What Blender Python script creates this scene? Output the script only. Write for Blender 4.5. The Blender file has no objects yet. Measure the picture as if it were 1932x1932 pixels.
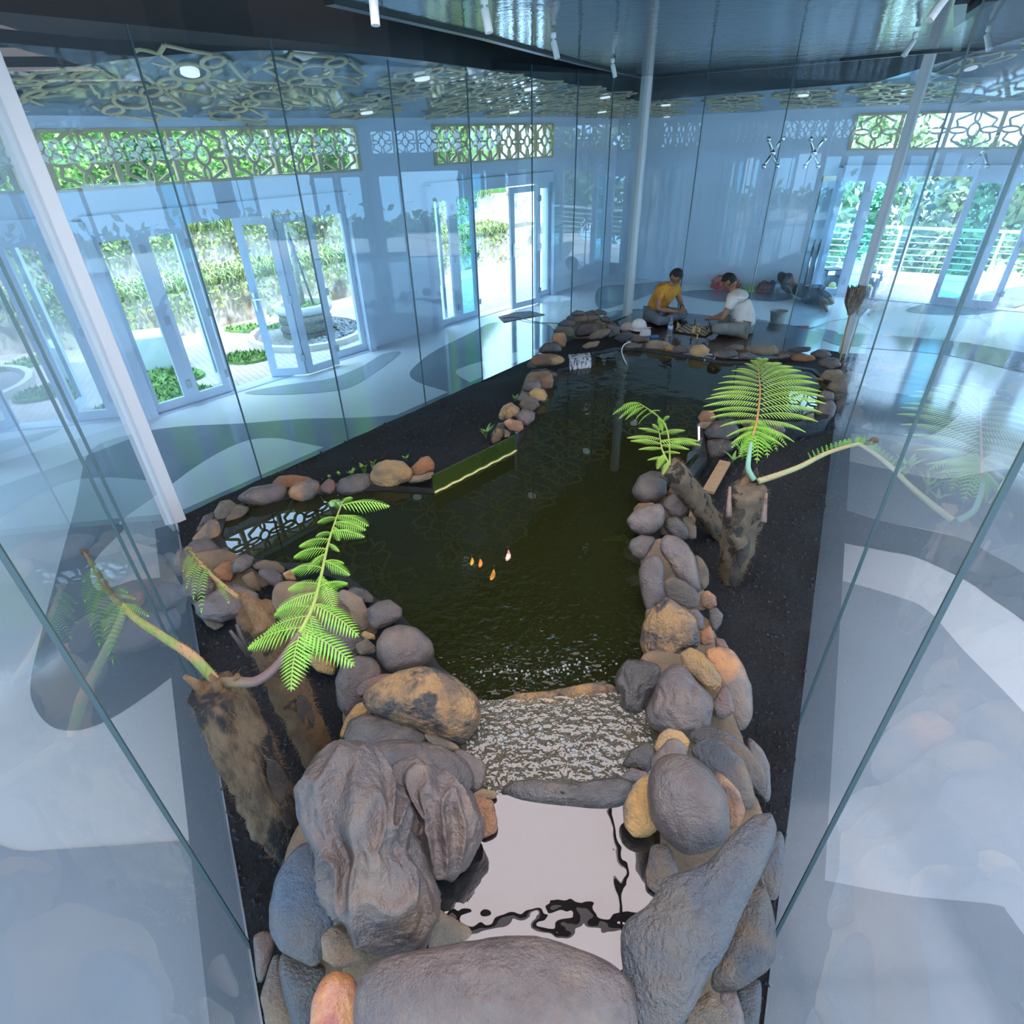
import bpy, bmesh, math, random
from mathutils import Vector as V, Matrix, noise
PI = math.pi; R = math.radians
sc = bpy.context.scene; col = sc.collection
# ------------------------------------------------------------ camera
FPX = 1095.5; PITCH = R(33.16); ROLL = R(-1.575); CAM = V((0, 0, 2.70))
fw = V((0, math.cos(PITCH), -math.sin(PITCH))); _r = V((1, 0, 0)); _u = _r.cross(fw)
cr = math.cos(ROLL)*_r + math.sin(ROLL)*_u; cu = -math.sin(ROLL)*_r + math.cos(ROLL)*_u
cd = bpy.data.cameras.new('camera'); cam = bpy.data.objects.new('camera', cd); col.objects.link(cam)
m = Matrix((cr, cu, -fw)).transposed().to_4x4(); m.translation = CAM; cam.matrix_world = m
cd.sensor_width = 36; cd.lens = FPX/1932*36; cd.clip_start = .02; cd.clip_end = 300
sc.camera = cam
sc.view_settings.view_transform = 'Standard'; sc.view_settings.look = 'None'
sc.view_settings.exposure = 0.18; sc.view_settings.gamma = 1; sc.view_settings.use_curve_mapping = False
sc.cycles.use_denoising = True; sc.cycles.max_bounces = 10; sc.cycles.transparent_max_bounces = 24
sc.cycles.caustics_reflective = False; sc.cycles.caustics_refractive = False; sc.cycles.sample_clamp_indirect = 6
sc.cycles.diffuse_bounces = 4; sc.cycles.glossy_bounces = 5
# ------------------------------------------------------------ sky and sun
w = bpy.data.worlds.new('sky'); sc.world = w; w.use_nodes = True; nt = w.node_tree; N = nt.nodes; L = nt.links
bg = N['Background']; tc = N.new('ShaderNodeTexCoord'); sx = N.new('ShaderNodeSeparateXYZ'); rp = N.new('ShaderNodeValToRGB')
L.new(tc.outputs['Generated'], sx.inputs[0]); L.new(sx.outputs['Z'], rp.inputs[0]); L.new(rp.outputs[0], bg.inputs[0])
rp.color_ramp.elements[0].position = 0; rp.color_ramp.elements[0].color = (.40, .68, 1, 1)
rp.color_ramp.elements[1].position = .9; rp.color_ramp.elements[1].color = (.62, .78, 1, 1)
bg.inputs[1].default_value = 8.5
sd = bpy.data.lights.new('sun', 'SUN'); sd.energy = 6.5; sd.angle = R(.6); sd.color = (1, .95, .84)
so = bpy.data.objects.new('sun', sd); col.objects.link(so)
so.rotation_euler = V((-.30, .42, -1)).to_track_quat('-Z', 'Y').to_euler()

# ------------------------------------------------------------ helpers
def ray(px, py): return (fw*FPX + cr*(px-966) - cu*(py-966))
def at(px, py, z=0.0):
    d = ray(px, py); t = (z-CAM.z)/d.z; return CAM + d*t
def on_plane(px, py, p, n):
    d = ray(px, py); return CAM + d*((p-CAM).dot(n)/d.dot(n))
def at_d(px, py, depth): return CAM + ray(px, py)*(depth/FPX)
def pix(p):
    v = p-CAM; z = v.dot(fw); return (966+FPX*v.dot(cr)/z, 966-FPX*v.dot(cu)/z)
def rise(base, ytop):
    lo, hi = base.z, base.z+4
    for _ in range(40):
        mid = (lo+hi)/2
        if pix(V((base.x, base.y, mid)))[1] > ytop: lo = mid
        else: hi = mid
    return V((base.x, base.y, lo))
MATS = {}
def mat(name, c=(.8, .8, .8), rough=.5, metal=0, c2=None, scale=4, bump=0, bscale=20, emis=None, spec=.5, coat=0, lo=.4, hi=.6, stretch=None, detail=5, c3=None, s3=2, lo3=.55, hi3=.7, rand=0, trans=0):
    if name in MATS: return MATS[name]
    M = bpy.data.materials.new(name); M.use_nodes = True; MATS[name] = M
    nt = M.node_tree; N = nt.nodes; L = nt.links; b = N['Principled BSDF']
    b.inputs['Base Color'].default_value = (*c, 1); b.inputs['Roughness'].default_value = rough; b.inputs['Metallic'].default_value = metal
    b.inputs['Specular IOR Level'].default_value = spec; b.inputs['Coat Weight'].default_value = coat; b.inputs['Coat Roughness'].default_value = .15
    if trans: b.inputs['Transmission Weight'].default_value = trans
    tc = N.new('ShaderNodeTexCoord'); src = tc.outputs['Object']
    if rand:
        oi = N.new('ShaderNodeObjectInfo'); va = N.new('ShaderNodeVectorMath'); va.operation = 'MULTIPLY_ADD'
        va.inputs[1].default_value = (1, 1, 1); cx = N.new('ShaderNodeCombineXYZ'); mm = N.new('ShaderNodeMath'); mm.operation = 'MULTIPLY'; mm.inputs[1].default_value = 40
        L.new(oi.outputs['Random'], mm.inputs[0]); [L.new(mm.outputs[0], cx.inputs[i]) for i in range(3)]
        L.new(src, va.inputs[0]); L.new(cx.outputs[0], va.inputs[2]); src = va.outputs[0]
    if stretch:
        mp = N.new('ShaderNodeMapping'); mp.inputs['Scale'].default_value = stretch; L.new(src, mp.inputs[0]); src = mp.outputs[0]
    def nz(s, d=detail):
        n = N.new('ShaderNodeTexNoise'); n.inputs['Scale'].default_value = s; n.inputs['Detail'].default_value = d; n.inputs['Roughness'].default_value = .6
        L.new(src, n.inputs['Vector']); return n.outputs['Fac']
    def ramp(f, a, z):
        r = N.new('ShaderNodeMapRange'); r.inputs[1].default_value = a; r.inputs[2].default_value = z; L.new(f, r.inputs[0]); return r.outputs[0]
    outc = None
    if c2 is not None:
        mx = N.new('ShaderNodeMix'); mx.data_type = 'RGBA'; mx.inputs[6].default_value = (*c, 1); mx.inputs[7].default_value = (*c2, 1)
        L.new(ramp(nz(scale), lo, hi), mx.inputs[0]); outc = mx.outputs[2]
    if c3 is not None:
        mx = N.new('ShaderNodeMix'); mx.data_type = 'RGBA'; mx.inputs[7].default_value = (*c3, 1)
        if outc: L.new(outc, mx.inputs[6])
        else: mx.inputs[6].default_value = (*c, 1)
        L.new(ramp(nz(s3, 3), lo3, hi3), mx.inputs[0]); outc = mx.outputs[2]
    if rand and outc:
        hs = N.new('ShaderNodeHueSaturation'); r = N.new('ShaderNodeMapRange'); r.inputs[3].default_value = .75; r.inputs[4].default_value = 1.3
        L.new(oi.outputs['Random'], r.inputs[0]); L.new(r.outputs[0], hs.inputs['Value']); L.new(outc, hs.inputs['Color']); outc = hs.outputs[0]
    if outc: L.new(outc, b.inputs['Base Color'])
    if bump:
        bp = N.new('ShaderNodeBump'); bp.inputs['Strength'].default_value = bump; bp.inputs['Distance'].default_value = .03
        ad = N.new('ShaderNodeMath'); ad.operation = 'MULTIPLY_ADD'; ad.inputs[1].default_value = .35; L.new(nz(bscale*4, 4), ad.inputs[0]); L.new(nz(bscale, 6), ad.inputs[2]); L.new(ad.outputs[0], bp.inputs['Height']); L.new(bp.outputs[0], b.inputs['Normal']); L.new(bp.outputs[0], b.inputs['Coat Normal'])
    if emis: b.inputs['Emission Color'].default_value = (*emis[0], 1); b.inputs['Emission Strength'].default_value = emis[1]
    return M
def glass(name, tint, refl=1.6, rough=.0, haze=0.0):
    if name in MATS: return MATS[name]
    M = bpy.data.materials.new(name); M.use_nodes = True; MATS[name] = M
    nt = M.node_tree; N = nt.nodes; L = nt.links; N.remove(N['Principled BSDF'])
    t = N.new('ShaderNodeBsdfTransparent'); t.inputs[0].default_value = (*tint, 1)
    g = N.new('ShaderNodeBsdfGlossy'); g.inputs['Roughness'].default_value = rough; g.inputs[0].default_value = (.93, .98, 1, 1)
    f = N.new('ShaderNodeFresnel'); f.inputs[0].default_value = refl
    mx = N.new('ShaderNodeMixShader'); L.new(f.outputs[0], mx.inputs[0]); L.new(t.outputs[0], mx.inputs[1]); L.new(g.outputs[0], mx.inputs[2])
    out = mx
    if haze:
        d = N.new('ShaderNodeBsdfDiffuse'); d.inputs[0].default_value = (.75, .88, 1, 1); tr = N.new('ShaderNodeBsdfTranslucent'); tr.inputs[0].default_value = (.75, .88, 1, 1)
        a = N.new('ShaderNodeMixShader'); a.inputs[0].default_value = .5; L.new(d.outputs[0], a.inputs[1]); L.new(tr.outputs[0], a.inputs[2])
        m2 = N.new('ShaderNodeMixShader'); m2.inputs[0].default_value = haze; L.new(mx.outputs[0], m2.inputs[1]); L.new(a.outputs[0], m2.inputs[2]); out = m2
    L.new(out.outputs[0], N['Material Output'].inputs[0]); return M
def link(name, me, M=None, parent=None, loc=None, smooth=False):
    o = bpy.data.objects.new(name, me); col.objects.link(o)
    if M is not None:
        for q in (M if isinstance(M, (list, tuple)) else [M]): me.materials.append(q)
    if parent is not None: o.parent = parent
    if loc is not None: o.location = loc
    if smooth: me.polygons.foreach_set('use_smooth', [True]*len(me.polygons))
    return o
def tag(o, label=None, cat=None, group=None, kind=None):
    if label: o['label'] = label
    if cat: o['category'] = cat
    if group: o['group'] = group
    if kind: o['kind'] = kind
    return o
def empty(name, loc, label, cat, group=None, rz=0, kind=None):
    o = bpy.data.objects.new(name, None); col.objects.link(o); o.location = loc; o.rotation_euler.z = rz; o.empty_display_size = .1
    return tag(o, label, cat, group, kind)
class MB:
    def __init__(s): s.v = []; s.f = []; s.m = []
    def add(s, vs, fs, mi=0):
        n = len(s.v); s.v += [tuple(q) for q in vs]; s.f += [tuple(i+n for i in f) for f in fs]; s.m += [mi]*len(fs); return s
    def hexa(s, b, t, mi=0):      # b, t: 4 bottom pts and 4 top pts
        return s.add(list(b)+list(t), [(3, 2, 1, 0), (4, 5, 6, 7), (0, 1, 5, 4), (1, 2, 6, 5), (2, 3, 7, 6), (3, 0, 4, 7)], mi)
    def box(s, c, d, rz=0, mi=0):
        c = V(c); x = V((math.cos(rz), math.sin(rz), 0))*d[0]/2; y = V((-math.sin(rz), math.cos(rz), 0))*d[1]/2; z = V((0, 0, d[2]/2))
        q = [-x-y, x-y, x+y, -x+y]; return s.hexa([c+a-z for a in q], [c+a+z for a in q], mi)
    def bar(s, p, q, wd, ht, up=V((0, 0, 1)), mi=0):
        p = V(p); q = V(q); d = (q-p).normalized(); sd = d.cross(up)
        if sd.length < 1e-4: sd = V((1, 0, 0))
        sd = sd.normalized(); u = sd.cross(d).normalized(); sd *= wd/2; u *= ht/2
        return s.hexa([p-sd-u, p+sd-u, p+sd+u, p-sd+u], [q-sd-u, q+sd-u, q+sd+u, q-sd+u], mi)
    def prism(s, pts, z0, z1, mi=0):
        n = len(pts); b = [(p[0], p[1], z0 if len(p) < 3 else p[2]+z0) for p in pts]; t = [(p[0], p[1], z1 if len(p) < 3 else p[2]+z1) for p in pts]
        return s.add(b+t, [tuple(range(n-1, -1, -1)), tuple(range(n, 2*n))]+[(i, (i+1) % n, n+(i+1) % n, n+i) for i in range(n)], mi)
    def tube(s, pts, rad, n=8, mi=0, cap=True):
        pts = [V(p) for p in pts]; k = len(pts); rr = rad if isinstance(rad, (list, tuple)) else [rad]*k
        base = len(s.v); ref = V((0, 0, 1)); vs = []
        prev = None
        for i, p in enumerate(pts):
            d = (pts[min(i+1, k-1)]-pts[max(i-1, 0)]).normalized()
            if prev is None:
                a = d.cross(ref)
                if a.length < .05: a = d.cross(V((1, 0, 0)))
            else: a = prev - d*prev.dot(d)
            a = a.normalized(); prev = a; b = d.cross(a)
            vs += [p + (a*math.cos(t)+b*math.sin(t))*rr[i] for t in [2*PI*j/n for j in range(n)]]
        fs = [(i*n+j, i*n+(j+1) % n, (i+1)*n+(j+1) % n, (i+1)*n+j) for i in range(k-1) for j in range(n)]
        if cap: fs += [tuple(range(n-1, -1, -1)), tuple((k-1)*n+j for j in range(n))]
        return s.add(vs, fs, mi)
    def lathe(s, c, prof, n=24, mi=0):
        c = V(c); vs = []; k = len(prof)
        for r_, z in prof: vs += [c+V((r_*math.cos(2*PI*j/n), r_*math.sin(2*PI*j/n), z)) for j in range(n)]
        fs = [(i*n+j, i*n+(j+1) % n, (i+1)*n+(j+1) % n, (i+1)*n+j) for i in range(k-1) for j in range(n)]
        fs += [tuple(range(n-1, -1, -1)), tuple((k-1)*n+j for j in range(n))]
        return s.add(vs, fs, mi)
    def ball(s, c, r, n=10, mi=0, sc_=(1, 1, 1)):
        c = V(c); m_ = n//2; return s.lathe(c, [(r*max(.02, math.sin(PI*i/m_)), -r*sc_[2]*math.cos(PI*i/m_)) for i in range(m_+1)], n, mi)
    def build(s, name, M=None, parent=None, smooth=False, loc=None):
        if loc is not None: lv = V(loc); vv = [tuple(V(q)-lv) for q in s.v]
        else: vv = s.v
        me = bpy.data.meshes.new(name); me.from_pydata(vv, [], s.f)
        o = link(name, me, M, parent, loc, smooth)
        if any(s.m): me.polygons.foreach_set('material_index', s.m)
        return o
def bevel(o, wd=.005, seg=2):
    b = o.modifiers.new('bevel', 'BEVEL'); b.width = wd; b.segments = seg; b.limit_method = 'ANGLE'; return o
def smoothpoly(pts, k=5):
    out = []; n = len(pts)
    for i in range(n):
        a, b, c, d = [V(pts[(i+j) % n]) for j in (-1, 0, 1, 2)]
        for j in range(k):
            t = j/k; out.append(.5*((2*b)+(c-a)*t+(2*a-5*b+4*c-d)*t*t+(3*b-a-3*c+d)*t**3))
    return out
def spline(pts, k=6):
    out = []; n = len(pts); P = [V(p) for p in pts]
    for i in range(n-1):
        a, b, c, d = P[max(i-1, 0)], P[i], P[i+1], P[min(i+2, n-1)]
        for j in range(k):
            t = j/k; out.append(.5*((2*b)+(c-a)*t+(2*a-5*b+4*c-d)*t*t+(3*b-a-3*c+d)*t**3))
    out.append(P[-1]); return out
# ------------------------------------------------------------ the building
white = mat('white paint', (.72, .77, .85), .55)
blackg = mat('black gloss', (.012, .016, .02), .12, c2=(.006, .008, .01), scale=1)
frame_m = mat('white aluminium', (.66, .72, .82), .35)
trim_m = mat('black trim', (.01, .01, .012), .3)
gold = mat('gold paint', (.66, .54, .30), .4, c2=(.58, .46, .25), scale=8)
clear = glass('clear house glass', (.84, .94, .985), 1.55, haze=.03)  # bluish diffuse haze stands in for the veil of reflections on the panes
leafglass = glass('window glass', (.78, .93, .98), 1.5)
teal = glass('teal window glass', (.25, .68, .82), 1.5)
W1a, W1d = V((-4.98, 5.57, 0)), V((.674, .739, 0)).normalized()
W1n = V((-W1d.y, W1d.x, 0))      # outwards
CORN = W1a+W1d*10.77
B2 = V((8.85, 9.72, 0)); B2d = (B2-CORN).normalized(); B2n = V((-B2d.y, B2d.x, 0))
V0 = W1a-W1d*3.9
WH = 2.86
room = [V0, CORN, B2, V((10.4, 2.5, 0)), V((7.5, -4.5, 0)), V((0, -6.5, 0)), V((-6.8, -3.2, 0))]
def wall(name, P0, P1, openings, h=WH, th=.18):
    P0 = V(P0); P1 = V(P1); d = (P1-P0).normalized(); n = V((-d.y, d.x, 0)); Lw = (P1-P0).length
    cuts = sorted(set([0, Lw]+[v for o in openings for v in o[:2]])); mb = MB()
    for a, b in zip(cuts, cuts[1:]):
        zs = [(0, h)]
        for o in openings:
            if o[0] <= a+1e-6 and o[1] >= b-1e-6:
                nz = []
                for z0, z1 in zs:
                    if o[2] > z0: nz.append((z0, min(z1, o[2])))
                    if o[3] < z1: nz.append((max(z0, o[3]), z1))
                zs = [q for q in nz if q[1]-q[0] > .001]
        for z0, z1 in zs:
            q = [P0+d*a, P0+d*b, P0+d*b+n*th, P0+d*a+n*th]
            mb.hexa([(p.x, p.y, z0) for p in q], [(p.x, p.y, z1) for p in q])
    return tag(mb.build(name, white), kind='structure')
def s_on(P0, d, px, py):
    n = V((-d.y, d.x, 0)); return (on_plane(px, py, P0, n)-P0).dot(d)
# openings on the left wall, measured along it from V0
def sbase(px, py): return (at(px, py, 0)-V0).dot(W1d)
g0 = (.35, 3.35); g1 = (sbase(293, 785), sbase(696, 661)); g2 = (sbase(848, 625), sbase(1050, 558))
DT = 2.0; TB, TT = 2.32, 2.82
tr1 = (s_on(V0, W1d, 118, 380), s_on(V0, W1d, 675, 300)); tr2 = (s_on(V0, W1d, 820, 290), s_on(V0, W1d, 1040, 293))
wall('wall_left', V0, CORN, [(g[0], g[1], 0, DT) for g in (g0, g1, g2)]+[(tr1[0], tr1[1], TB, TT), (tr2[0], tr2[1], TB, TT), (.3, 3.2, TB, TT)])
def sb2(px, py): return (at(px, py, 0)-CORN).dot(B2d)
LB = (B2-CORN).length; g3 = (sb2(1538, 545), LB-.12)
tr3 = (s_on(CORN, B2d, 1600, 290), LB-.15)
wall('wall_back', CORN, B2, [(g3[0], g3[1], 0, DT), (tr3[0], tr3[1], TB, TT)])
# ---- the unseen walls behind and beside the camera: tall openings widened for more daylight
far = []
for i, nm in ((2, 'wall_right'), (3, 'wall_front_right'), (4, 'wall_front'), (5, 'wall_front_left'), (6, 'wall_side_left')):
    a, b = room[i], room[(i+1) % 7]; Lw = (b-a).length; k = 2; ops = []; hw_ = Lw/k*.46
    for j in range(k):
        s0 = Lw*(j+.5)/k-hw_; ops += [(s0, s0+2*hw_, 0, DT+.05), (s0, s0+2*hw_, TB, TT)]
        far.append((a, (b-a).normalized(), s0, s0+2*hw_))
    wall(nm, a, b, ops)
# ---- floor with grey camouflage shapes
fl_w = mat('white epoxy floor', (.86, .87, .88), .12, c2=(.83, .84, .86), scale=.7, bump=.02, bscale=3)
fl_g = mat('grey epoxy floor', (.22, .265, .31), .10, c2=(.25, .29, .335), scale=1.5, bump=.02, bscale=3)
fl_l = mat('light grey epoxy floor', (.42, .475, .53), .10, c2=(.45, .50, .55), scale=1.5, bump=.02, bscale=3)
fmb = MB(); fmb.prism([(p.x, p.y) for p in reversed(room)], -.12, 0)
floor = tag(fmb.build('floor', fl_w), kind='structure')
J = lambda x, y: at(x*.5694, 560+y*.5694); K = lambda x, y: at(x*.596, 780+y*.596); Mm = lambda x, y: at(1432+x*.6897, 600+y*.6897)
Nn = lambda x, y: at(1180+x*.1656, 500+y*.1656)
shapes = [
 ('g', [K(97, 850), K(110, 930), K(160, 990), K(230, 1005), K(300, 990), K(380, 950), K(470, 890), K(580, 815), K(690, 800), J(700, 720), J(1000, 600), J(1400, 450), J(1700, 300), J(1850, 160), J(1800, 85), J(1640, 85), J(1560, 120), J(1440, 180), J(1370, 235), J(1360, 265), J(1400, 290), J(1480, 315), J(1515, 340), J(1500, 365), J(1385, 385), J(1200, 400), J(1000, 405), J(800, 420), J(600, 430), J(440, 455), J(300, 510), K(240, 290), K(190, 470), K(130, 700)], .002),
 ('w', [J(1510, 250), J(1560, 225), J(1640, 205), J(1760, 175), J(1900, 200), J(1800, 300), J(1660, 320), J(1560, 285)], .004),
 ('w', [J(400, 745), J(560, 630), J(640, 570), J(740, 510), J(830, 475), J(920, 470), J(1000, 485), J(1110, 505), J(1260, 515), J(1100, 640), J(700, 760), K(560, 500), K(420, 530), K(310, 560), K(295, 475), K(400, 360)], .004),
 ('l', [J(810, 320), J(900, 300), J(1000, 285), J(1100, 270), J(1200, 230), J(1270, 190), J(1330, 185), J(1260, 240), J(1160, 300), J(1050, 318), J(920, 325)], .003),
 ('l', [K(-60, 1400), K(100, 1388), K(640, 1350), K(740, 1345), K(800, 1932), K(760, 2200), K(-60, 2200)], .003),
 ('g', [Mm(200, 188), Mm(400, 210), Mm(500, 220), Mm(548, 240), Mm(548, 265), Mm(500, 305), Mm(450, 325), Mm(350, 318), Mm(210, 300)], .002),
 ('l', [Mm(200, 395), Mm(330, 410), Mm(500, 440), Mm(725, 420), Mm(900, 600), Mm(850, 800), Mm(700, 700), Mm(540, 600), Mm(330, 555), Mm(190, 520)], .002),
 ('g', [Mm(180, 515), Mm(330, 555), Mm(540, 600), Mm(640, 650), Mm(725, 700), Mm(860, 820), Mm(860, 950), Mm(725, 830), Mm(640, 770), Mm(560, 715), Mm(430, 655), Mm(330, 635), Mm(170, 595)], .003),
 ('l', [Mm(150, 700), Mm(210, 715), Mm(370, 760), Mm(460, 800), Mm(560, 910), Mm(725, 1080), Mm(1000, 1400), Mm(1000, 1900), Mm(725, 1690), Mm(680, 1630), Mm(640, 1605), Mm(400, 1580), Mm(100, 1525)], .002),
 ('g', [Mm(60, 1520), Mm(130, 1530), Mm(400, 1580), Mm(640, 1605), Mm(680, 1630), Mm(725, 1690), Mm(900, 1900), Mm(800, 2600), Mm(30, 2600)], .003),
 ('g', [Mm(200, 45), Mm(500, 60), Mm(725, 95), Mm(900, 120), Mm(900, 180), Mm(725, 150), Mm(500, 100), Mm(220, 75)], .003),
 ('g', [Mm(400, -20), Mm(560, -60), Mm(760, -90), Mm(760, -50), Mm(600, -10)], .003),
 ('g', [Nn(-300, 260), Nn(70, 222), Nn(430, 185), Nn(620, 195), Nn(500, 260), Nn(250, 350), Nn(70, 415), Nn(-300, 500)], .003),
 ('g', [Nn(560, 330), Nn(760, 292), Nn(1100, 285), Nn(1500, 290), Nn(1860, 335), Nn(1890, 385), Nn(1700, 415), Nn(1400, 400), Nn(1100, 420), Nn(800, 370)], .003),
 ('g', [Nn(-200, 540), Nn(250, 500), Nn(740, 555), Nn(1100, 590), Nn(1500, 620), Nn(1900, 690), Nn(2400, 760), Nn(2300, 860), Nn(1800, 800), Nn(200, 660), Nn(-200, 640)], .003)]
pm = MB(); idx = {'w': 0, 'g': 1, 'l': 2}
for i, (c, pts, z) in enumerate(shapes):
    sp = smoothpoly([(p.x, p.y) for p in pts], 5); z += i*.0001
    pm.add([(p.x, p.y, z) for p in sp], [tuple(range(len(sp)))], idx[c])
o = pm.build('floor_inlay', [fl_w, fl_g, fl_l], floor)
bm = bmesh.new(); bm.from_mesh(o.data); bmesh.ops.triangulate(bm, faces=bm.faces, ngon_method='EAR_CLIP')
for f in bm.faces:
    if f.normal.z < 0: f.normal_flip()
bm.to_mesh(o.data); bm.free()
# ---- glass house footprint
GL, GC, GR = V((-2.83, 4.10, 0)), V((2.07, 10.09, 0)), V((4.62, 7.83, 0))
nl = V((-.96, .77, 0)); dl = (nl-GL).normalized(); nr = V((.85, .73, 0)); dr = (nr-GR).normalized()
GNL = GL+dl*((GL.y+.9)/-dl.y); GNR = GR+dr*((GR.y+.9)/-dr.y)
foot = [GNL, GL, GC, GR, GNR]
cen = V((.9, 4.2, 0))
bord = MB()
for a, b in zip(foot, foot[1:]):
    d = (b-a).normalized(); n = V((-d.y, d.x, 0))
    bord.add([a+V((0, 0, .005)), b+V((0, 0, .005)), b+n*.17+V((0, 0, .005)), a+n*.17+V((0, 0, .005))], [(3, 2, 1, 0)])
bord.build('floor_border', fl_g, floor)
# ---- ceilings
ceil_g = mat('grey gloss ceiling film', (.20, .27, .32), .07, c2=(.18, .25, .30), scale=1, bump=.015, bscale=1.5)
ceil_d = mat('dark gloss ceiling film', (.015, .028, .036), .05, bump=.10, bscale=3, stretch=(1, 1, 1))
edge = [V(p) for p in [(-6.2, 2.6, 3.2), (-4.6, 4.4, 3.17), (-3.6, 5.3, 3.15), (-2.7, 5.85, 3.27), (-1.69, 6.03, 3.3), (-.67, 6.53, 3.25), (.36, 8.3, 3.22), (1.2, 9.9, 3.14), (2.1, 11.2, 3.056), (3.9, 10.4, 3.13), (5.1, 9.7, 3.16), (6.2, 8.75, 3.5), (6.9, 4, 3.4), (5.6, -2, 3.3), (0, -4.2, 3.3), (-4.6, -2, 3.3)]]
edge = [V(p) for p in smoothpoly(edge[:8], 4)[:28]] + edge[8:]
def to_wall(p):
    best = None; o = V((.8, 4.5, 0)); d = V((p.x, p.y, 0))-o
    for i in range(7):
        a, b = room[i], room[(i+1) % 7]; e = b-a; den = d.x*e.y-d.y*e.x
        if abs(den) < 1e-6: continue
        t = ((a.x-o.x)*e.y-(a.y-o.y)*e.x)/den; u = ((a.x-o.x)*d.y-(a.y-o.y)*d.x)/den
        if t > 0 and -.001 <= u <= 1.001: best = t if best is None else min(best, t)
    q = o+d*best; return V((q.x, q.y, WH))
outer = [to_wall(p) for p in edge]
# make sure the real corners are covered by pushing the outer ring out a little
outer = [V((.8, 4.5, 0))+(q-V((.8, 4.5, 0)))*1.06 for q in outer]
for q in outer: q.z = WH-.0
n = len(edge); cm = MB()
cm.add(edge+outer, [(i, (i+1) % n, n+(i+1) % n, n+i) for i in range(n)])
ceiling = tag(cm.build('ceiling', ceil_g, smooth=False), kind='structure')
fm_ = MB(); up_ = [V((p.x, p.y, 3.95)) for p in edge]
fm_.add(edge+up_, [(i, (i+1) % n, n+(i+1) % n, n+i) for i in range(n)])
fm_.build('fascia', mat('black fascia', (.008, .011, .014), .35), ceiling)
rm = MB()
rm.add(up_, [tuple(range(n))]); rmo = rm.build('roof_deck', mat('black fascia', ), ceiling)
rf = MB(); rf.prism([V((.8, 4.5, 0))+(q-V((.8, 4.5, 0)))*1.09 for q in room], 4.0, 4.2); rf.build('roof', white, ceiling)
pf = MB()
for i in range(7):
    a, b = room[i], room[(i+1) % 7]; d = (b-a).normalized(); nn = V((-d.y, d.x, 0))*.18
    pf.hexa([(p.x, p.y, WH) for p in (a, b, b+nn, a+nn)], [(p.x, p.y, 4.05) for p in (a, b, b+nn, a+nn)])
tag(pf.build('trim_1', white), kind='structure')
# the inner dark glossy panel over the pond and the lit skylight near the camera
ic = [at(1815, 0, 3.32), V((4.75, 7.6, 0)), V((3.65, 8.8, 0)), V((2.05, 10.3, 0)), V((.9, 8.0, 0)), V((-.12, 5.7, 0)), at(620, 0, 3.32)]
ic = [(p.x, p.y) for p in ic]; ic = ic+[(-1.5, 3.6), (3.2, 3.6)]
im = MB(); im.prism(ic, 3.32, 3.40)
inner = tag(im.build('ceiling_panel', ceil_d), kind='structure')
gm = MB()
for a, b in zip(ic[:6], ic[1:7]): gm.bar((*a, 3.335), (*b, 3.335), .07, .07)
gm.build('edge_strip', trim_m, inner)
sky_m = mat('skylight diffuser', (.8, .8, .8), .5, emis=((1, .86, .885), 2.9))
sl = MB(); sl.box((.75, .3, 3.45), (6.2, 6.5, .02)); skyl = tag(sl.build('ceiling_light_panel', sky_m), 'large backlit white skylight over the near end of the pond', 'skylight')
bs = MB()
for x in (-2.35, -.8, .75, 2.3, 3.85): bs.box((x, .3, 3.40), (.05, 6.5, .08))
for y in (-2.9, -1.3, .3, 1.9, 3.5): bs.box((.75, y, 3.40), (6.2, .05, .08))
bs.build('skylight_bar', trim_m, skyl)
# ---- glass panes of the house
def pane_run(a, b, cuts, labelbase, z0=0.0, z1=3.32):
    Lw = (b-a).length; d = (b-a).normalized()
    for i, (s0, s1) in enumerate(zip(cuts, cuts[1:])):
        p, q = a+d*(s0+.004), a+d*(s1-.004); mb = MB()
        mb.add([(p.x, p.y, z0), (q.x, q.y, z0), (q.x, q.y, z1), (p.x, p.y, z1)], [(0, 1, 2, 3)])
        o = mb.build('glass_screen', clear); tag(o, labelbase[i] if isinstance(labelbase, list) else labelbase, 'glass panel', 'frameless panes of the glass enclosure')
        eg = MB(); c = p; eg.box((p.x, p.y, (z0+z1)/2), (.011, .012, z1-z0), math.atan2(d.y, d.x))
        eg.build('pane_edge', mat('pane edge', (.06, .11, .12), .2), o)
def cut(a, b, pxs):
    d = (b-a).normalized(); n = V((-d.y, d.x, 0)); Lw = (b-a).length
    return sorted([0, Lw]+[min(max((on_plane(x, y, a, n)-a).dot(d), .05), Lw-.05) for x, y in pxs])
pane_run(GNL, GL, cut(GNL, GL, [(470, 1785), (379, 1333), (300, 1130)]), ['glass pane nearest the camera on the left', 'clear glass pane beside the left boulder', 'glass pane behind the left tree ferns', 'glass pane next to the left white post'])
pane_run(GL, GC, cut(GL, GC, [(497, 917), (662, 858), (807, 800), (912, 757), (1005, 700), (1075, 650), (1130, 620)]), ['long-side glass pane right beside the left white post', 'long-side glass pane behind the flat grey shore stones', 'long-side glass pane behind the golden shore boulder', 'long-side glass pane in front of the plain wall between the doors', 'long-side glass pane behind the leafy shoots', 'long-side glass pane in front of the dark floor mat', 'long-side glass pane behind the small waterfall basin', 'long-side glass pane beside the middle white post'])
pane_run(GC, GR, cut(GC, GR, [(1275, 610), (1400, 640)]), ['rear glass pane behind the man in orange', 'rear glass pane behind the chess board', 'rear glass pane in front of the reclining person'], z0=.0)
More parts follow.
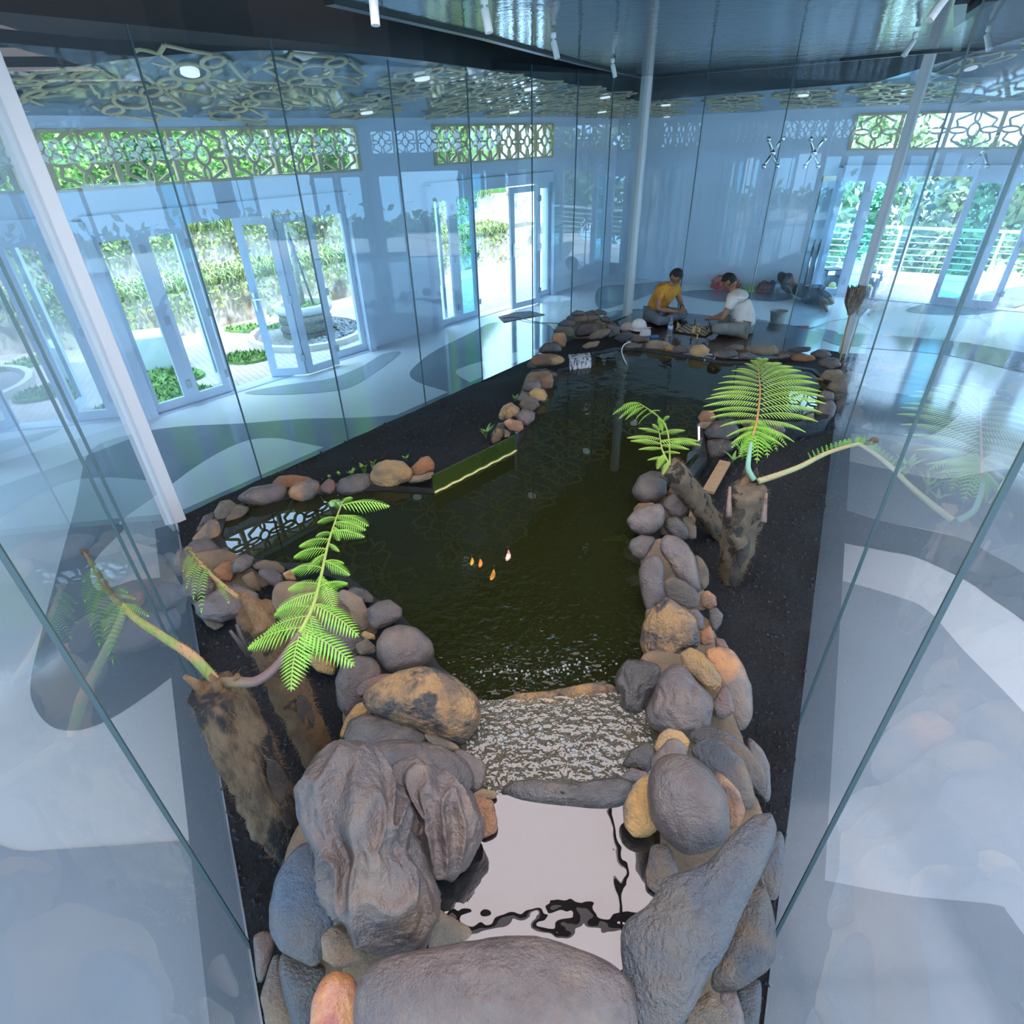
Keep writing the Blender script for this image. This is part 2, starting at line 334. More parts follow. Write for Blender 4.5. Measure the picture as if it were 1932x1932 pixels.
pane_run(GR, GNR, cut(GR, GNR, [(1575, 880), (1520, 1330), (1490, 1710)]), ['right glass pane next to the right white post', 'right glass pane beyond the black gravel strip', 'right glass pane beside the right tree ferns', 'right glass pane nearest the camera'])
# ---- white posts
def post(p, label, z0=0.0, z1=3.32, wd=.11):
    d = .5*math.pi/6; mb = MB(); mb.box((p.x, p.y, (z0+z1)/2), (wd, wd, z1-z0), math.atan2(W1d.y, W1d.x))
    o = bevel(mb.build('white_post', mat('white post paint', (.80, .76, .74), .4), loc=(p.x, p.y, z0))); tag(o, label, 'post')
    b = MB(); b.box((p.x, p.y, z0+.01), (wd+.03, wd+.03, .02), math.atan2(W1d.y, W1d.x)); bb = b.build('base_plate', mat('white post paint'), o); bb.location = -V((p.x, p.y, z0))
    return o
post(GL+V((.03, -.03, .0)), 'white square post at the left corner of the glass enclosure'); post(GC+V((-.02, -.02, 0)), 'thin white post behind the waterfall, in the middle', wd=.12); post(GR, 'white square post at the right corner of the glass enclosure', wd=.1)
# ---- doors
def leaf(p, q, parent, gm=None, z0=.02, z1=None, handle=False, name='door_leaf'):
    z1 = z1 or DT-.05; p = V((p.x, p.y, 0)); q = V((q.x, q.y, 0)); d = (q-p).normalized(); n = V((-d.y, d.x, 0)); Lw = (q-p).length; fw_ = .09; mb = MB()
    for s0, s1, a, b in ((0, fw_, z0, z1), (Lw-fw_, Lw, z0, z1), (fw_, Lw-fw_, z0, z0+.10), (fw_, Lw-fw_, z1-.09, z1)):
        c = p+d*(s0+s1)/2; mb.box((c.x, c.y, (a+b)/2), (s1-s0, .045, b-a), math.atan2(d.y, d.x))
    o = mb.build(name, frame_m, parent)
    g = MB(); a = p+d*fw_; b = q-d*fw_; g.add([(a.x, a.y, z0+.1), (b.x, b.y, z0+.1), (b.x, b.y, z1-.09), (a.x, a.y, z1-.09)], [(0, 1, 2, 3)])
    g.build('glass_pane', gm or leafglass, o)
    if handle:
        h = MB(); c = p+d*.04-n*.05; h.box((c.x, c.y, 1.0), (.025, .02, .22), math.atan2(d.y, d.x)); c2 = c-n*.03+d*.04; h.box((c2.x, c2.y, 1.03), (.12, .02, .02), math.atan2(d.y, d.x)); h.build('door_handle', mat('door steel', (.7, .72, .75), .3, 1), o)
    hg = MB(); c = q-n*.03
    for z in (.25, 1.0, 1.75): hg.box((c.x, c.y, z), (.05, .03, .09), math.atan2(d.y, d.x))
    hg.build('hinge', mat('hinge grey', (.5, .55, .6), .4), o)
    return o
dn = [0]
def door_frame(P0, d, s0, s1):
    dn[0] += 1; rt = empty('door_%d' % dn[0], P0+d*s0, None, None, kind='structure'); mb = MB(); n = V((-d.y, d.x, 0)); a = math.atan2(d.y, d.x)
    for s in (s0-.03, s1+.03): c = P0+d*s-n*.0; mb.box((c.x, c.y, (DT+.07)/2), (.10, .24, DT+.07), a)
    c = P0+d*(s0+s1)/2; mb.box((c.x, c.y, DT+.03), (s1-s0, .24, .16), a)
    mb.box((c.x, c.y, .006), (s1-s0, .20, .012), a)
    f = mb.build('door_frame', frame_m); f.parent = rt; f.location = -rt.location; return rt
def fixp(o, rt): o.location = -rt.location; return o
def A0(x, y): return at(x, y, 0)
def leaves(rt, lst):
    for p, q, gm_, h in lst: fixp(leaf(p, q, rt, gm_, handle=h), rt)
def ons(s, off=0): return V0+W1d*s+W1n*off
rt = door_frame(V0, W1d, *g0); leaves(rt, [(ons(g0[0]+.6*i), ons(g0[0]+.6*i+.59), None, False) for i in range(2)]+[(ons(g0[1]-.6*i-.59), ons(g0[1]-.6*i), teal if i else None, False) for i in range(2)])
rt = door_frame(V0, W1d, *g1); sA = g1[0]; sO = sbase(450, 745); hf = (sA+sO)/2
leaves(rt, [(ons(sA), ons(hf), None, False), (ons(hf), ons(sO), None, False), (ons(sO+.04), ons(sO+.10, .6), teal, False),
            (A0(514, 712), A0(580, 708), None, True), (A0(582, 708), A0(640, 689), None, False), (ons(g1[1]-.62), ons(g1[1]), None, False)])
rt = door_frame(V0, W1d, *g2)
s1_ = sbase(923, 600); s2_ = sbase(948, 585); a3 = ons(s2_+.08, -.22); hm = (g2[0]+s1_)/2
leaves(rt, [(ons(g2[0]), ons(hm), None, False), (ons(hm), ons(s1_), teal, False), (ons(g2[0]+.3, .1), ons(g2[0]+.5, .62), teal, False), (a3, ons(s2_+.75, -.3), None, True), (ons(s2_+.76, -.3), ons(g2[1]-.45, -.02), None, False), (ons(g2[1]-.44), ons(g2[1]), None, False)])
rt = door_frame(CORN, B2d, *g3)
def onb(s, off=0): return CORN+B2d*s+B2n*off
sb = [sb2(*q) for q in ((1538, 545), (1587, 552), (1640, 556), (1752, 567), (1814, 570), (1876, 578))]; sb[-1] = min(sb[-1], LB-.2)
leaves(rt, [(onb(sb[0]), onb(sb[1]), None, False), (onb(sb[1]), onb(sb[2]), teal, False), (onb(sb[2]+.05, .02), onb(sb[2]+.1, .55), teal, False), (onb(sb[3]), onb(sb[4]), teal, False), (onb(sb[4]), onb(sb[5]), None, False)])
for k, (a, d, s0, s1) in enumerate(far):
    rt = door_frame(a, d, s0, s1); q = lambda s, off=0: a+d*s+V((-d.y, d.x, 0))*off
    leaves(rt, [(q(s0), q(s0+.66), None, False), (q(s0+.68), q(s0+1.33), None if k % 2 else teal, False), (q(s1-.66), q(s1), None, False)])
# ---- transom windows with gold lattice
def ringm(mb, P, ax, ay, cx, cy, a, b, wd, th, n=16):
    nrm = ax.cross(ay).normalized(); vs = []
    for i in range(n):
        t = 2*PI*i/n; c_, s_ = math.cos(t), math.sin(t)
        for k, rr in ((0, 0), (0, 1), (1, 1), (1, 0)):
            g = 1 if rr == 0 else 0
            x = cx+c_*(a-(wd if k else 0)); y = cy+s_*(b-(wd if k else 0)); vs.append(P+ax*x+ay*y+nrm*(th if rr else 0))
    fs = [(i*4+j, i*4+(j+1) % 4, ((i+1) % n)*4+(j+1) % 4, ((i+1) % n)*4+j) for i in range(n) for j in range(4)]
    mb.add(vs, fs)
def strip(mb, P, ax, ay, pts, wd, th):
    nrm = ax.cross(ay).normalized()
    for (x0, y0), (x1, y1) in zip(pts, pts[1:]): mb.bar(P+ax*x0+ay*y0+nrm*th/2, P+ax*x1+ay*y1+nrm*th/2, th, wd, up=ax*-(y1-y0)+ay*(x1-x0))
def motif(mb, P, ax, ay, w_, h_, wd, th):       # rosette: ring, four petals, angular outline
    hw, hh = w_/2, h_/2; r_ = min(hw, hh)*.36
    ringm(mb, P, ax, ay, 0, 0, r_, r_*1.2, wd, th); pa = (hw-r_)/2+wd*.4; ph = (hh-r_*1.2)/2+wd*.4
    for sx_ in (-1, 1): ringm(mb, P, ax, ay, sx_*(r_+pa-wd*.5), 0, pa, r_*.62, wd, th, 12)
    for sy_ in (-1, 1): ringm(mb, P, ax, ay, 0, sy_*(r_*1.2+ph-wd*.5), r_*.55, ph, wd, th, 12)
    for sx_ in (-1, 1):
        for sy_ in (-1, 1): strip(mb, P, ax, ay, [(sx_*(r_+pa), sy_*r_*.5), (sx_*hw*.80, sy_*hh*.55), (sx_*hw*.50, sy_*hh*.70), (sx_*r_*.5, sy_*(hh*.93))], wd, th)
wn = [0]
def transom(P0, d, s0, s1, k):
    wn[0] += 1; rt = empty('window_%d' % wn[0], P0+d*s0+V((0, 0, TB)), None, None, kind='structure'); n = V((-d.y, d.x, 0)); a = math.atan2(d.y, d.x)
    mb = MB(); zc = (TB+TT)/2; h = TT-TB
    c = P0+d*(s0+s1)/2
    for z in (TB+.012, TT-.012): mb.box((c.x, c.y, z), (s1-s0, .07, .03), a)
    for i in range(k+1):
        p = P0+d*(s0+(s1-s0)*i/k); mb.box((p.x, p.y, zc), (.055, .06, h), a)
    fixp(mb.build('window_frame', gold, rt), rt)
    lm = MB(); wd = (s1-s0)/k
    for i in range(k):
        p = P0+d*(s0+wd*(i+.5)); p = V((p.x, p.y, zc))-n*.01; motif(lm, p, d, V((0, 0, 1)), wd-.02, h-.01, .030, .03)
    fixp(lm.build('window_lattice', gold, rt), rt)
transom(V0, W1d, *tr1, 6); transom(V0, W1d, *tr2, 6); transom(V0, W1d, .3, 3.2, 6); transom(CORN, B2d, *tr3, 5)
for a, d, s0, s1 in far: transom(a, d, s0, s1, 6)
# ---- gold lattice rosettes and round lamps on the sloping ceiling ring
rng = random.Random(4)
lam = mat('ceiling lamp disc', (.9, .9, .9), .4, emis=((.85, .93, 1), .7))
names_done = 0; rows = []
per = [0]
for i in range(n): per.append(per[-1]+(edge[(i+1) % n]-edge[i]).length)
def ring_pt(s, t):
    s %= per[-1]
    for i in range(n):
        if per[i+1] >= s: break
    u = (s-per[i])/(per[i+1]-per[i]); a = edge[i].lerp(edge[(i+1) % n], u); b = outer[i].lerp(outer[(i+1) % n], u); dd = (edge[(i+1) % n]-edge[i]).normalized(); return a.lerp(b, t), dd, (b-a), i
s = .2; kk = 0; sEnd = per[36] if n > 36 else per[-1]
lab = ['at the far left', 'above the left white post', 'above the left doors', 'over the gold transom', 'at the bulge of the ceiling edge', 'right of the bulge', 'above the plain wall panel', 'above the second transom', 'above the second doors', 'above the dark mat', 'above the waterfall', 'above the middle post', 'above the man in orange', 'above the man in white', 'above the glass door', 'above the door hinges', 'at the far right']
lampl = []
root_l = empty('ceiling_lattice', ring_pt(1, .3)[0], 'gold lattice of rings, petals and angled bars fixed under the grey glossy ceiling', 'ceiling lattice')
while s < per[-1]:
    P_, dd, out_, i_ = ring_pt(s, .5); wdt = out_.length
    kmax = max(1, int((wdt-.1)/.85))
    mbm = MB()
    for q in range(min(kmax, 4)):
        t = (.48+.85*q)/wdt
        if t > .95: break
        P2, dd2, out2, _ = ring_pt(s, t); ay = out2.normalized(); ax = (dd2-ay*dd2.dot(ay)).normalized(); nr_ = ax.cross(ay)
        if nr_.z > 0: ax = -ax; nr_ = -nr_
        motif(mbm, P2-V((0, 0, .015)), ax, ay, .92, .84, .034, .012)
        if kk % 2 == 0 and q % 2 == 0:
            lb = MB(); c = P2+nr_*.03; ring = [c+(ax*math.cos(2*PI*j/16)+ay*math.sin(2*PI*j/16))*.075 for j in range(16)]; lb.add(ring+[r_+nr_*-.03 for r_ in ring], [tuple(range(16)), tuple(range(31, 15, -1))]+[(j, (j+1) % 16, 16+(j+1) % 16, 16+j) for j in range(16)])
            o = lb.build('ceiling_lamp', lam, loc=tuple(c)); lampl.append((o, c, q))
    o = mbm.build('rosette_row', gold, root_l); o.location = -root_l.location
    s += .95; kk += 1
plc = [(-60, 'at the left edge of the picture'), (140, 'beyond the left white post'), (330, 'above the nearer gold transom\'s left half'), (520, 'above the nearer gold transom\'s right half'), (700, 'where the ceiling edge bulges'), (820, 'left of the farther gold transom'), (930, 'above the farther gold transom'), (1030, 'right of the farther gold transom'), (1130, 'just left of the middle white post'), (1230, 'just right of the middle white post'), (1340, 'above the man in orange'), (1460, 'above the left glass clamp'), (1600, 'above the right glass clamp'), (1740, 'beside the right white post'), (2000, 'at the right edge of the picture')]
seen_l = set()
for o, c, q in lampl:
    v = (c-CAM).dot(fw); x_, y_ = pix(c) if v > .1 else (-999, -999)
    if v > .1 and -40 < x_ < 1990 and y_ > -20:
        nm_ = min(plc, key=lambda t: abs(t[0]-x_))[1]; row = ('nearest the edge', 'second from the edge', 'third from the edge', 'close to the wall')[min(q, 3)]
        lb_ = 'round flush lamp %s, %s' % (nm_, row)
        while lb_ in seen_l: lb_ = lb_.replace('ceiling lamp', 'lamp').replace('round flush', 'another round') if 'another' not in lb_ else lb_+' again'
        seen_l.add(lb_); tag(o, lb_, 'lamp', 'round lamps in the ceiling lattice')
    else: tag(o, 'round flush lamp in the ceiling outside the picture, seen only as a reflection', 'lamp', 'ceiling lamps outside the picture')
# ---- spot lights under the edge of the dark ceiling panel
spotm = mat('white spot housing', (.85, .85, .84), .35)
def spot(px, py, dx, label, z=3.16):
    p = at(px, py-14, 3.30) if False else None
    base = at_spot(px, py)
    rt = empty('spotlight', base, label, 'spotlight', 'white track spotlights')
    a = MB(); a.lathe((0, 0, 0), [(.02, 0), (.02, .03), (.017, .033)], 16); a.build('mount', spotm, rt, True)
    b = MB(); b.tube([(0, 0, .0), (0, 0, -.03)], .008, 8); b.build('stem', spotm, rt)
    c = MB(); c.tube([(0, 0, -.02), (dx*.5, -.01, -.065), (dx, -.02, -.12)], .022, 16); c.build('lamp_head', spotm, rt, False)
    ld = bpy.data.lights.new('spot_light', 'SPOT'); ld.energy = 55; ld.spot_size = R(70); ld.spot_blend = .6; ld.color = (1, .93, .85); ld.shadow_soft_size = .05; lo_ = bpy.data.objects.new('spot_light', ld); col.objects.link(lo_); lo_.parent = rt; lo_.location = (dx*1.15, -.025, -.15); lo_.rotation_euler = (V((.9+.9*(px > 1000)-base.x*.6, .5 if px < 1200 else -.5, -3)) if True else V()).to_track_quat('-Z', 'Y').to_euler()
def at_spot(px, py): return at(px, py, 3.27)
for px, py, dx, lb in ((703, -12, .0, 'white spotlight cut by the top edge, leftmost in its row'), (914, 8, .02, 'largest white spotlight near the top edge, pointing down'), (1044, 72, .03, 'white spotlight between its larger and smaller neighbours in the middle row'), (1156, 118, .03, 'smallest white spotlight, beside the middle post'), (1726, 70, -.06, 'white spotlight beside the right post'), (1790, -18, -.07, 'white spotlight cut by the top edge at the right')):
    spot(px, py, dx, lb)
# glass door fittings at the rear
gd = empty('glass_door', at(1480, 650, .02), 'open frameless glass door with tall steel handle, right of the chess players', 'glass door')
p0 = at(1480, 648, 0.02); dz = rise(p0, 340); dirn = (at(1545, 640, .02)-p0).normalized()*.55; dirn = V((.40, -.28, 0))
mb = MB(); q0 = p0+dirn; mb.hexa([p0, q0, q0+V((.012, 0, 0)), p0+V((.012, 0, 0))], [V((v.x, v.y, dz.z)) for v in (p0, q0, q0+V((.012, 0, 0)), p0+V((.012, 0, 0)))])
o = mb.build('door_pane', clear, gd); o.location = -gd.location
mb = MB(); mb.box((p0.x, p0.y, dz.z/2), (.012, .012, dz.z), 0); o = mb.build('pane_edge', mat('glass door edge', (.25, .42, .40), .1), gd); o.location = -gd.location
hb = at_d(1512, 470, (p0-CAM).dot(fw)-.05); hp = p0+dirn*.18+V((.03, 0, 0))
mb = MB()
for sg in (-.04, .04): mb.tube([hp+V((sg, 0, .75)), hp+V((sg, 0, 1.4))], .014, 10)
for z in (.82, 1.33): mb.tube([hp+V((-.04, 0, z)), hp+V((.04, 0, z))], .009, 8)
o = mb.build('handle', mat('brushed steel', (.75, .75, .72), .2, 1), gd, True); o.location = -gd.location
mb = MB(); mb.box((p0.x+.05, p0.y-.05, dz.z+.02), (.16, .05, .06)); o = mb.build('patch_fitting', mat('brass patch', (.6, .5, .3), .35, .6), gd); o.location = -gd.location
tp = V((p0.x, p0.y, 0))
for px, lb in ((1458, 'four-armed steel glass clamp left of the other, above the open glass door'), (1536, 'four-armed steel glass clamp right of the other, above the open glass door')):
    c = at_d(px, 288, (p0-CAM).dot(fw)*1.0); mb = MB()
    st = mat('brushed steel')
    o = empty('glass_clamp', c, lb, 'glass clamp', 'spider clamps over the glass door')
    mb = MB(); mb.ball((0, 0, 0), .045, 10); mb.build('hub', st, o, True)
    for sx_, sz_ in ((1, 1), (1, -1), (-1, 1), (-1, -1)):
        a_ = MB(); a_.tube([(0, 0, 0), (sx_*.07, 0, sz_*.12), (sx_*.10, -.01, sz_*.17)], [.024, .02, .02], 8); a_.ball((sx_*.10, -.01, sz_*.17), .036, 10); a_.build('arm', st, o, True)
# ------------------------------------------------------------ outside, left: paving, terraces, hedge
def loc(s, d, z=0): p = V0+W1d*s+W1n*d; return V((p.x, p.y, z))
pave = mat('pale brick paving', (.50, .46, .40), .8, c2=(.40, .36, .31), scale=3)
def brickify(M, c1, c2, cm_, sx_, sy_, ang):
    nt = M.node_tree; N = nt.nodes; L = nt.links; b = N['Principled BSDF']
    tc = N.new('ShaderNodeTexCoord'); mp = N.new('ShaderNodeMapping'); mp.inputs['Rotation'].default_value = (0, 0, ang); mp.inputs['Scale'].default_value = (sx_, sy_, 1)
    br = N.new('ShaderNodeTexBrick'); br.inputs['Color1'].default_value = (*c1, 1); br.inputs['Color2'].default_value = (*c2, 1); br.inputs['Mortar'].default_value = (*cm_, 1)
    br.inputs['Scale'].default_value = 3; br.inputs['Mortar Size'].default_value = .012
    L.new(tc.outputs['Object'], mp.inputs[0]); L.new(mp.outputs[0], br.inputs[0]); L.new(br.outputs[0], b.inputs['Base Color'])
brickify(pave, (.52, .46, .42), (.44, .38, .34), (.25, .21, .18), 1, 1, .9)
mb = MB(); q = [loc(-6, .1), loc(17, .1), loc(17, 9), loc(-6, 9)]; mb.prism([(p.x, p.y) for p in q][::-1], -.2, -.04)
tag(mb.build('ground', pave), kind='structure')
conc = mat('stained retaining wall', (.46, .40, .33), .85, c2=(.62, .58, .50), scale=1.6, bump=.3, bscale=12, c3=(.16, .12, .08), s3=1.1, lo3=.5, hi3=.62)
soil = mat('soil', (.10, .08, .05), .9)
leafg = mat('ivy leaf', (.13, .28, .045), .5, c2=(.25, .40, .09), scale=6, c3=(.06, .15, .025), s3=.9)
grassg = mat('terrace grass blade', (.24, .34, .09), .5, c2=(.42, .46, .19), scale=5, c3=(.12, .20, .05), s3=1.5)
for dd, z0, z1, nm in ((3.3, -.1, .62, 'lower'), (4.3, .5, 1.35, 'upper')):
    mb = MB(); q = [loc(-6, dd), loc(17, dd), loc(17, dd+.25), loc(-6, dd+.25)]
    mb.prism([(p.x, p.y) for p in q][::-1], z0, z1); o = mb.build('retaining_wall', conc); tag(o, 'stained %s concrete retaining wall of the grassy terraces outside' % nm, 'retaining wall')
    s_ = MB(); q = [loc(-6, dd+.25), loc(17, dd+.25), loc(17, dd+1.2), loc(-6, dd+1.2)]; s_.prism([(p.x, p.y) for p in q][::-1], z1-.15, z1-.03); s_.build('soil_bed', soil, o)
def blades(name, M, n_, s0, s1, d0, d1, z, h, label, lean=.5, seed=1, parent=None, wd=.03):
    rg = random.Random(seed); mb = MB()
    for _ in range(n_):
        s = rg.uniform(s0, s1); d = rg.uniform(d0, d1); p = loc(s, d, z+rg.uniform(-.05, .05)); a = rg.uniform(0, 2*PI); l_ = h*rg.uniform(.5, 1.2)
        t = V((math.cos(a), math.sin(a), 0)); sd_ = V((-t.y, t.x, 0))*wd*.5; out = t*l_*lean*rg.uniform(.2, 1.2) - W1n*l_*.35
        m_ = p+V((0, 0, l_*.62))+out*.45; e = p+V((0, 0, l_*rg.uniform(.25, .85)))+out*1.2
        mb.add([p-sd_, p+sd_, m_+sd_, m_-sd_, e], [(0, 1, 2, 3), (3, 2, 4)])
    return tag(mb.build(name, M), label, 'grass', kind='stuff')
blades('terrace_grass', grassg, 9000, 0, 15, 3.25, 4.1, .62, .34, 'long grass and creepers on the lower terrace', seed=1)
blades('terrace_grass', grassg, 9000, 0, 15.5, 4.2, 5.1, 1.35, .45, 'long grass on the upper terrace', seed=2)
def leaves_on(name, M, n_, s0, s1, dfun, z0, z1, size, label, cat, seed, base=None, org=None):
    rg = random.Random(seed); mb = MB(); f = org or loc
    for _ in range(n_):
        s = rg.uniform(s0, s1); z = rg.uniform(z0, z1); d = dfun(s, z)+rg.uniform(-.12, .25); c = f(s, d, z)
        a = V((rg.gauss(0, 1), rg.gauss(0, 1), rg.gauss(0, .6))).normalized()*size*rg.uniform(.6, 1.3); b = a.cross(V((rg.gauss(0, 1), rg.gauss(0, 1), rg.gauss(0, 1)))).normalized()*size*.35
        mb.add([c-a*.5, c+b, c+a*.6, c-b], [(0, 1, 2, 3)])
    return tag(mb.build(name, M), label, cat, kind='stuff')
bump_ = lambda s, z: 5.3+.5*(z-1.3)*.6+.35*math.sin(s*1.7+z)+.25*math.sin(s*3.1-z*2)
hb = MB(); gv = []
for i in range(60):
    for j in range(16): s = -4+i*.36; z = .9+j*.4; gv.append(loc(s, bump_(s, z)+.15, z))
hb.add(gv, [(i*16+j, i*16+j+1, (i+1)*16+j+1, (i+1)*16+j) for i in range(59) for j in range(15)])
hb = hb.build('green_hillside', mat('hillside green', (.05, .14, .02), .8)); tag(hb, 'steep hillside covered with green ivy behind the terraces', 'hillside', kind='stuff')
o = leaves_on('ivy', leafg, 38000, 0, 16, bump_, 1.3, 4.6, .085, None, None, 3); o.parent = hb; o['kind'] = 'stuff'
# hanging creepers down the wall faces
rg = random.Random(8); mb = MB()
for _ in range(3800):
    s = rg.uniform(0, 15); wl = rg.random() < .5; d = (3.24 if wl else 4.24)-rg.uniform(0, .08); zt = .62 if wl else 1.35
    k = .5+.5*math.sin(s*2.3+(0 if wl else 2)); z = zt-abs(rg.gauss(0, .16+.2*k))
    c = loc(s, d, z); a = V((rg.gauss(0, 1), rg.gauss(0, 1), rg.gauss(-.5, 1))).normalized()*.09; b = a.cross(V((rg.gauss(0, 1), rg.gauss(0, 1), rg.gauss(0, 1)))).normalized()*.03
    mb.add([c-a*.5, c+b, c+a*.6, c-b], [(0, 1, 2, 3)])
tag(mb.build('creeper', grassg), 'creeping plants hanging over the retaining walls outside', 'creeper', kind='stuff')
# round planter with a staked young tree, pebbles, kerb, utility box, lawn patches
pc = on_plane(585, 640, loc(0, 1.55), W1n); pc = V((pc.x, pc.y, 0))
pl = empty('tree_planter', pc, 'round banded stone planter outside the left doors', 'planter')
ring_m = mat('planter concrete', (.50, .52, .50), .7); band = mat('planter dark band', (.10, .11, .12), .6); grit = mat('planter pebble dash', (.33, .29, .22), .8, c2=(.5, .46, .38), scale=40)
MB().lathe((0, 0, 0), [(.40, -.05), (.40, .36), (.44, .37), (.44, .47), (.34, .47), (.34, .40)], 32).build('planter_wall', grit, pl, True)
for z in (.08, .22, .34): MB().lathe((0, 0, z), [(.41, 0), (.415, .0), (.415, .04), (.41, .04)], 32).build('dark_band', band, pl, True)
MB().lathe((0, 0, 0), [(.345, .38), (.345, .48), (.45, .48), (.45, .39), (.41, .38)], 32).build('planter_rim', ring_m, pl, True)
mb = MB()
for _ in range(400):
    a = rg.uniform(0, 2*PI); r_ = .3*math.sqrt(rg.random()); c = V((r_*math.cos(a), r_*math.sin(a), .41+rg.uniform(0, .06))); t = V((rg.gauss(0, 1), rg.gauss(0, 1), .7)).normalized()*.05; b = t.cross(V((0, 0, 1))).normalized()*.015
    mb.add([c, c+t*.5+b, c+t, c+t*.5-b], [(0, 1, 2, 3)])
o = mb.build('ground_cover', leafg, pl); o['kind'] = 'stuff'
tr = empty('young_tree', pc+V((0, 0, .42)), 'slim young tree with pale trunk growing in the round planter', 'tree')
bark = mat('pale bark', (.36, .33, .27), .8, c2=(.24, .21, .17), scale=12)
MB().tube([(0, 0, -.05), (.02, .01, .8), (-.02, .02, 1.6), (.03, 0, 2.6)], [.045, .038, .034, .03], 10).build('trunk', bark, tr, True)
brm = MB()
for k in range(11):
    a = k*2.4; p = V((.0, .0, 1.5+.12*k)); brm.tube([p, p+V((math.cos(a)*.4, math.sin(a)*.4, .25)), p+V((math.cos(a)*.8, math.sin(a)*.8, .7))], [.018, .012, .006], 6)
brm.build('branches', bark, tr)
MB().tube([(.22, -.12, 0), (.02, -.02, 1.1)], .018, 8).build('stake', mat('dark stake', (.05, .045, .04), .7), tr)
MB().tube([(.0, 0, .75), (.06, -.02, .9), (0, 0, .98)], .03, 8).build('blue_tie', mat('blue cloth', (.02, .14, .35), .7), tr)
bx = on_plane(283, 655, loc(0, 1.9), W1n)
mb = MB(); mb.box((bx.x, bx.y, .2), (.62, .5, .52), .3); o = bevel(mb.build('utility_box', mat('grey cement box', (.55, .60, .58), .7), loc=(bx.x, bx.y, 0)), .02); tag(o, 'grey square concrete box outside the leftmost left-hand doors', 'box')
def curb(name, c, r_, a0, a1, label, wd=.10):
    mb = MB(); k = 20
    for i in range(k):
        t0 = a0+(a1-a0)*i/k; t1 = a0+(a1-a0)*(i+1)/k
        P = lambda t, rr, z: V((c.x+rr*math.cos(t), c.y+rr*math.sin(t), z))
        mb.hexa([P(t0, r_, -.04), P(t1, r_, -.04), P(t1, r_+wd, -.04), P(t0, r_+wd, -.04)], [P(t0, r_, .05), P(t1, r_, .05), P(t1, r_+wd, .05), P(t0, r_+wd, .05)])
    return tag(mb.build(name, mat('kerb concrete', (.55, .52, .46), .8)), label, 'kerb')
curb('curved_kerb', pc, .85, 0, 2*PI, 'curved pale kerb round the planter bed', .09)
mb = MB(); mb.lathe((pc.x, pc.y, -.04), [(.84, 0), (.84, .03), (.0, .035)], 32); tag(mb.build('planter_bed', mat('bed gravel', (.16, .15, .14), .9, c2=(.3, .28, .26), scale=30)), kind='structure')
peb = mat('dark pebble', (.12, .13, .15), .5, c2=(.25, .26, .28), scale=8)
mb = MB()
for _ in range(330):
    a = rg.uniform(-1.2, 1.4); r_ = rg.uniform(.46, .83); mb.ball(V((pc.x+r_*math.cos(a), pc.y+r_*math.sin(a), .01)), rg.uniform(.022, .045), 6, sc_=(1, 1, .7))
tag(mb.build('pebbles', peb, smooth=True), 'heap of dark rounded pebbles beside the planter', 'pebbles', kind='stuff')
c2_ = on_plane(330, 760, loc(0, .9), W1n); c2_ = V((c2_.x, c2_.y, 0))
lawn = mat('lawn patch', (.10, .22, .04), .9, c2=(.18, .30, .07), scale=20)
for k, (px, py, sx_, sy_, off, nm) in enumerate(((300, 680, .5, .35, 1.3, 'left'), (355, 790, .45, .3, .5, 'near'), (470, 690, .35, .25, 1.2, 'middle'), (480, 628, .5, .18, 2.6, 'far'))):
    c = on_plane(px, py, loc(0, off), W1n); q = smoothpoly([(c.x+sx_*math.cos(t)*(1+.2*math.sin(3*t)), c.y+sy_*math.sin(t)) for t in [i*PI/4 for i in range(8)]], 3)
    mb = MB(); mb.prism([(p.x, p.y) for p in q], -.04, 0)
    for _ in range(260):
        a = rg.uniform(0, 2*PI); r_ = math.sqrt(rg.random())*.95; p = V((c.x+sx_*r_*math.cos(a), c.y+sy_*r_*math.sin(a), 0)); t = V((rg.gauss(0, 1), rg.gauss(0, 1), 1.6)).normalized()*.07; b = t.cross(V((0, 0, 1))).normalized()*.02
        mb.add([p-b, p+b, p+t], [(0, 1, 2)])
    tag(mb.build('lawn_patch', lawn), '%s patch of low ground cover in the paving outside' % nm, 'lawn', kind='stuff')
# ------------------------------------------------------------ outside, right: terrace, railing, trees
def locb(s, d, z=0): p = CORN+B2d*s+B2n*d; return V((p.x, p.y, z))
mb = MB(); q = [locb(2, .1), locb(14, .1), locb(14, 3.0), locb(2, 3.0)]; mb.prism([(p.x, p.y) for p in q][::-1], -.2, -.03)
tag(mb.build('terrace_floor', mat('pale terrace floor', (.72, .68, .64), .6)), kind='structure')
rl = empty('railing', locb(3, 2.2), 'white metal railing with horizontal bars on the terrace outside', 'railing'); rmm = mat('railing paint', (.80, .80, .80), .4)
mb = MB(); mb.bar(locb(2.5, 2.2, .92), locb(13, 2.2, .92), .05, .05); fixp(mb.build('top_rail', rmm, rl), rl)
for k in range(6):
    mb = MB(); mb.bar(locb(2.5, 2.2, .2+.115*k), locb(13, 2.2, .2+.115*k), .018, .018); fixp(mb.build('bar', rmm, rl), rl)
for k in range(8):
    mb = MB(); mb.bar(locb(2.5+1.5*k, 2.2, -.03), locb(2.5+1.5*k, 2.2, .92), .04, .04); fixp(mb.build('baluster', rmm, rl), rl)
far_g = mat('far tree leaf', (.16, .27, .09), .6, c2=(.30, .38, .16), scale=2, c3=(.06, .13, .04), s3=.6)
kk = 0
